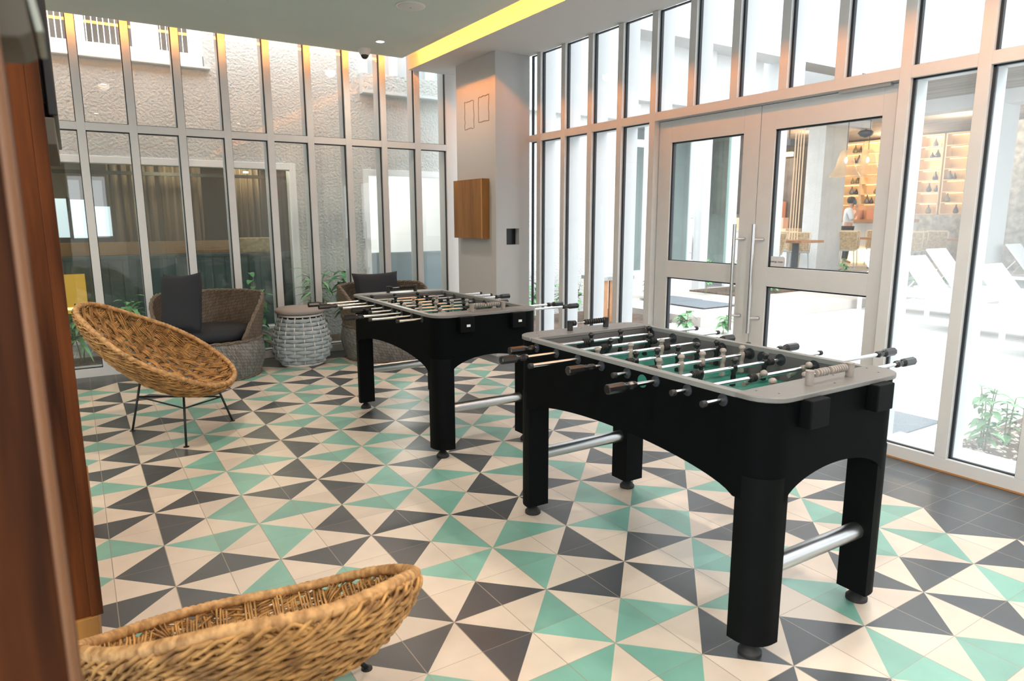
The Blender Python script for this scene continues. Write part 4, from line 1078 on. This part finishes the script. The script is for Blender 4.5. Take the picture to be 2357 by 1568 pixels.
# bar, counters, booths
m = MB(); m.box(17.3, 17.9, 6.9, 9.6, .2, 1.30); cb = simple('serving_counter', m, 'white_out', 'white serving counter with wooden top behind the dining chairs', 'counter')
q = MB(); q.box(17.2, 18.0, 6.9, 9.6, 1.30, 1.38); q.build('counter_top', 'bar_wood', cb)
m = MB(); m.box(18.3, 18.5, 8.0, 9.6, .2, 1.78); simple('booth_back', m, 'bar_wood', 'brown booth back under the lit shelves', 'booth')
for y0, y1, mm, l in ((8.62, 8.95, 'peach', 'peach block on the counter right beside the man'), (8.0, 8.35, 'terracotta', 'terracotta block on the counter')):
    m = MB(); m.box(18.01, 18.29, y0, y1, .2, 1.64); simple('seat_block', m, mm, l, 'booth')
m = MB(); m.box(13.7, 14.2, 7.75, 10.5, .2, 1.10); cb = simple('serving_counter', m, 'white_out', 'white counter with pale wooden ledge and peach panel, left of the white column', 'counter')
q = MB(); q.box(13.6, 14.2, 7.75, 10.5, 1.10, 1.17); q.build('counter_top', 'rope_tan', cb)
q = MB(); q.box(13.8, 14.0, 7.98, 10.5, 1.17, 1.43); q.build('peach_panel', 'peach', cb)
m = MB(); m.box(16.8, 17.1, 10.3, 10.9, .2, 1.9); simple('chair_stack', m, 'terracotta', 'dark red furniture behind the hanging ropes', 'furniture')
m = MB(); m.box(17.05, 17.15, 10.2, 14, 3.20, 3.32); t = simple('cove_light', m, 'glow_warm', 'amber light line above the taupe wall', 'light')
for i, (x, y) in enumerate(((11.50, 6.16), (11.55, 6.13), (11.59, 6.10), (11.64, 6.07))):
    q = MB(); q.cyl((x, y, .98), (x, y, 3.75), .011, 6); simple('hanging_rope', q, 'rope_tan', 'tan hanging rope, %s of four, left of the white column' % ('first', 'second', 'third', 'fourth')[i], 'rope', 'tan ropes hanging to the counter')
# dining chairs and tables
def dchair(x, y, a, label, first=[None]):
    if first[0] is None:
        T = empty('dining_chair', (0,0,0))
        q = MB(); q.box(-.21, .21, -.21, .21, .44, .47); q.build('seat', 'chair_metal', T, bevel=.01)
        q = MB(); q.T = Matrix.Translation((0, .2, .47)) @ Matrix.Rotation(math.radians(-12), 4, 'X')
        for k in range(9): q.box(-.20-.006*(k*0), .20, -.008, .008, .02+k*.046, .02+k*.046+.036)
        for k in range(7): q.box(-.19+k*.058, -.19+k*.058+.03, -.011, .011, .01, .43)
        q.build('backrest', 'rattan', T)
        q = MB(); q.T = Matrix.Translation((0, .2, .47)) @ Matrix.Rotation(math.radians(-12), 4, 'X'); q.tube([(-.21,0,-.02),(-.235,0,.40),(-.215,0,.44),(.215,0,.44),(.235,0,.40),(.21,0,-.02)], .012, 7); q.build('back_frame', 'rattan_frame', T, smooth=True)
        for lx in (-1, 1):
            for ly in (-1, 1):
                q = MB(); q.tube([(lx*.18, ly*.18, .45), (lx*.21, ly*.22, 0)], .009, 6); q.build('leg', 'chair_metal', T)
        first[0] = T; o = T
    else: o = copy_tree(first[0])
    o.location = (x, y, .20); o.rotation_euler = (0, 0, a); tag(o, label, 'chair', 'rattan dining chairs in the restaurant'); return o
FA = math.radians(122)   # backs turned to the courtyard
for x, y, a, l in [(14.83, 6.95, FA, 'rattan dining chair nearest the white column, back to the courtyard'), (15.85, 7.48, FA, 'rattan chair behind the nearest one, at the brown table'), (16.62, 6.70, FA+2.2, 'rattan chair at the right side of the brown table'),
    (16.85, 7.38, FA, 'rattan chair in the second row, behind the brown table'), (17.0, 5.98, FA, 'rattan chair in the second row, right'),
    (13.10, 7.0, FA, 'rattan chair behind the table left of the white column'), (11.62, 6.75, FA+1., 'rattan chair cut by the door frame, left of the column'), (13.3, 7.5, FA+PI, 'rattan chair against the white counter'),
    (15.3, 5.7, FA, 'hazy rattan chair left in the pane right of the door'), (15.95, 5.95, FA+.1, 'hazy rattan chair right in the pane right of the door')]:
    dchair(x, y, a, l)
def dtable(x, y, l):
    T = tag(empty('dining_table', (x, y, .2)), l, 'table', 'brown dining tables'); q = MB(); q.box(-.4, .4, -.4, .4, .70, .75); q.build('table_top', 'table_wood', T, bevel=.004)
    q = MB(); q.box(-.05, .05, -.05, .05, .02, .70); q.build('leg', 'pot_metal', T); q = MB(); q.box(-.25, .25, -.25, .25, 0, .02); q.build('base', 'pot_metal', T)
dtable(15.85, 6.58, 'brown square table right of the white column'); dtable(12.3, 6.55, 'brown square table left of the white column'); dtable(16.3, 4.8, 'brown table seen hazily in the right pane')
m = MB(); m.box(17.24, 17.29, 6.9, 8.4, .22, .60); simple('lit_panel', m, 'glow_warm', 'low amber lit panel behind the chair legs', 'light')
# pendant lamps
def pendant(x, y, z, s, label):
    T = tag(empty('pendant_lamp', (x, y, z)), label, 'lamp', 'woven bell pendant lamps')
    pf = [(.06,.50),(.10,.47),(.14,.36),(.17,.22),(.22,.10),(.27,.03),(.28,.0)]
    q = MB(); n = 28; vs = []; fs = []
    for r, h in pf:
        for k in range(n): vs.append((r*s*math.cos(2*PI*k/n), r*s*math.sin(2*PI*k/n), h*s))
    for i in range(len(pf)-1):
        for k in range(n): fs.append((i*n+k, i*n+(k+1) % n, (i+1)*n+(k+1) % n, (i+1)*n+k))
    q.add(vs, fs); q.build('lamp_shade', 'pendant_mesh', T, smooth=True)
    q = MB(); q.lathe([(.004,.0),(.022,.03),(.026,.06),(.012,.10),(.006,.11)], c=(0,0,.26*s), n=12); q.build('bulb', 'glow_bulb', T, smooth=True)
    q = MB(); q.cyl((0,0,.37*s), (0,0,3.75-z), .006, 6); q.build('cord', 'gasket', T)
pendant(12.62, 5.30, 2.22, 1.05, 'pale woven bell lamp hanging in front of the lit shelves'); pendant(11.82, 5.26, 2.19, 1.0, 'woven bell lamp half hidden by the white column')
m = MB(); m.lathe([(.02,-.10),(.12,-.06),(.17,0),(.12,.05),(.03,.07)], c=(14.2, 6.32, 3.27), n=20); f_ = simple('ceiling_fan_hub', m, 'pot_metal', 'dark rounded fitting hanging above the woven lamp', 'fan', smooth=True)
q = MB(); q.cyl((14.2, 6.32, 3.33), (14.2, 6.32, 3.76), .015, 8); q.build('rod', 'pot_metal', f_)
m = MB(); m.box(13.52, 13.78, 7.72, 8.0, 3.10, 3.24); f_ = simple('projector', m, 'pot_metal', 'small black projector hanging left of the ropes', 'projector'); q = MB(); q.cyl((13.65, 7.86, 3.24), (13.65, 7.86, 3.76), .015, 8); q.build('rod', 'pot_metal', f_)
# lights of the restaurant and the room opposite
def pt(x, y, z, e, c, s=.3):
    l = bpy.data.lights.new('ceiling_lamp_light', 'POINT'); l.energy = e; l.color = c; l.shadow_soft_size = s; o = bpy.data.objects.new('ceiling_lamp_light', l); col.objects.link(o); o.location = (x, y, z)
for a in ((16.5, 9.0, 3.4), (18.8, 8.2, 3.5), (16.5, 5.5, 3.4), (13.2, 9.5, 3.4)): pt(*a, 110, (1., .74, .48))
for a in ((-1.6, 6.5, 2.1), (.2, 6.4, 2.1), (1.1, 6.6, 2.1)): pt(*a, 16, (1., .80, .58), .08)
pt(3.2, 6.6, 2.0, 45, (1., .96, .9))

# man on the phone
def person():
    T = tag(empty('person', (16.75, 8.12, .2), math.radians(-140)), 'man in light blue shirt and blue mask holding a phone to his ear', 'person')
    # local: +y is the way he faces, x to his right
    V = {'pel': (0,0,.95), 'wai': (0,.01,1.10), 'che': (0,.02,1.32), 'nek': (0,.035,1.47), 'hd0': (0,.06,1.56), 'hd1': (0,.075,1.66), 'hd2': (0,.06,1.745),
         'rs': (.18,.0,1.42), 're': (.27,.06,1.16), 'rw': (.12,.20,1.38), 'rh': (.09,.16,1.50), 'ls': (-.18,.0,1.42), 'le': (-.23,-.02,1.14), 'lw': (-.22,.08,.92), 'lh': (-.21,.11,.85),
         'rhp': (.09,0,.90), 'rk': (.10,.03,.50), 'ra': (.10,0,.09), 'rf': (.11,.14,.03), 'lhp': (-.09,0,.90), 'lk': (-.10,.02,.50), 'la': (-.10,-.02,.09), 'lf': (-.11,.12,.03)}
    Rr = {'pel': .13,'wai': .12,'che': .15,'nek': .058,'hd0': .07,'hd1': .092,'hd2': .075,'rs': .07,'re': .042,'rw': .030,'rh': .033,'ls': .07,'le': .042,'lw': .030,'lh': .033,'rhp': .095,'rk': .06,'ra': .04,'rf': .035,'lhp': .095,'lk': .06,'la': .04,'lf': .035}
    E_ = [('pel','wai'),('wai','che'),('che','nek'),('nek','hd0'),('hd0','hd1'),('hd1','hd2'),('che','rs'),('rs','re'),('re','rw'),('rw','rh'),('che','ls'),('ls','le'),('le','lw'),('lw','lh'),('pel','rhp'),('rhp','rk'),('rk','ra'),('ra','rf'),('pel','lhp'),('lhp','lk'),('lk','la'),('la','lf')]
    def skin(name, keys, m_, grow=0.):
        ks = [k for k in V if k in keys]; me = bpy.data.meshes.new(name); me.from_pydata([V[k] for k in ks], [(ks.index(a), ks.index(b)) for a, b in E_ if a in ks and b in ks], [])
        o = bpy.data.objects.new(name, me); col.objects.link(o); o.parent = T; me.materials.append(MAT[m_])
        sk = o.modifiers.new('skin', 'SKIN'); sk.use_smooth_shade = True
        sv = me.skin_vertices[0].data
        for i, k in enumerate(ks): r = Rr[k]+grow; sv[i].radius = (r, r)
        sv[0].use_root = True
        s = o.modifiers.new('sub', 'SUBSURF'); s.levels = 2; s.render_levels = 2; return o
    skin('body', set(V), 'skin')
    skin('shirt', {'pel','wai','che','rs','re','ls','le'}, 'shirt', .014)
    skin('trousers', {'pel','rhp','rk','ra','lhp','lk','la'}, 'trousers', .016)
    q = MB(); q.lathe([(.001,1.79),(.05,1.785),(.088,1.75),(.103,1.70),(.102,1.66),(.09,1.62),(.07,1.60)], c=(0,.045,0), n=20); q.build('hair', 'hair', T, smooth=True)
    q = MB(); q.lathe([(.001,-.05),(.05,-.045),(.068,0),(.05,.045),(.001,.05)], c=(0,.125,1.625), n=16, axis='z'); q.build('face_mask', 'mask_blue', T, smooth=True)
    q = MB(); q.box(.085,.10,.08,.15,1.56,1.70); q.build('phone', 'gloss_black', T)
    for s in (-1, 1):
        q = MB()
        hb = Vector(V['rh'] if s > 0 else V['lh'])
        for k in range(4): q.tube([hb+Vector((.005, -.015+.018*k*.8, .0)), hb+Vector((.004, -.012+.018*k*.8, .035 if s > 0 else -.035)), hb+Vector((-.004, -.010+.018*k*.8, .065 if s > 0 else -.065))], [.010, .009, .007], 6)
        q.tube([hb+Vector((0, .02, -.01)), hb+Vector((-.02, .045, .02 if s > 0 else -.02))], [.011, .008], 6)
        q.build('hand_fingers', 'skin', T, smooth=True)
    return T
person()
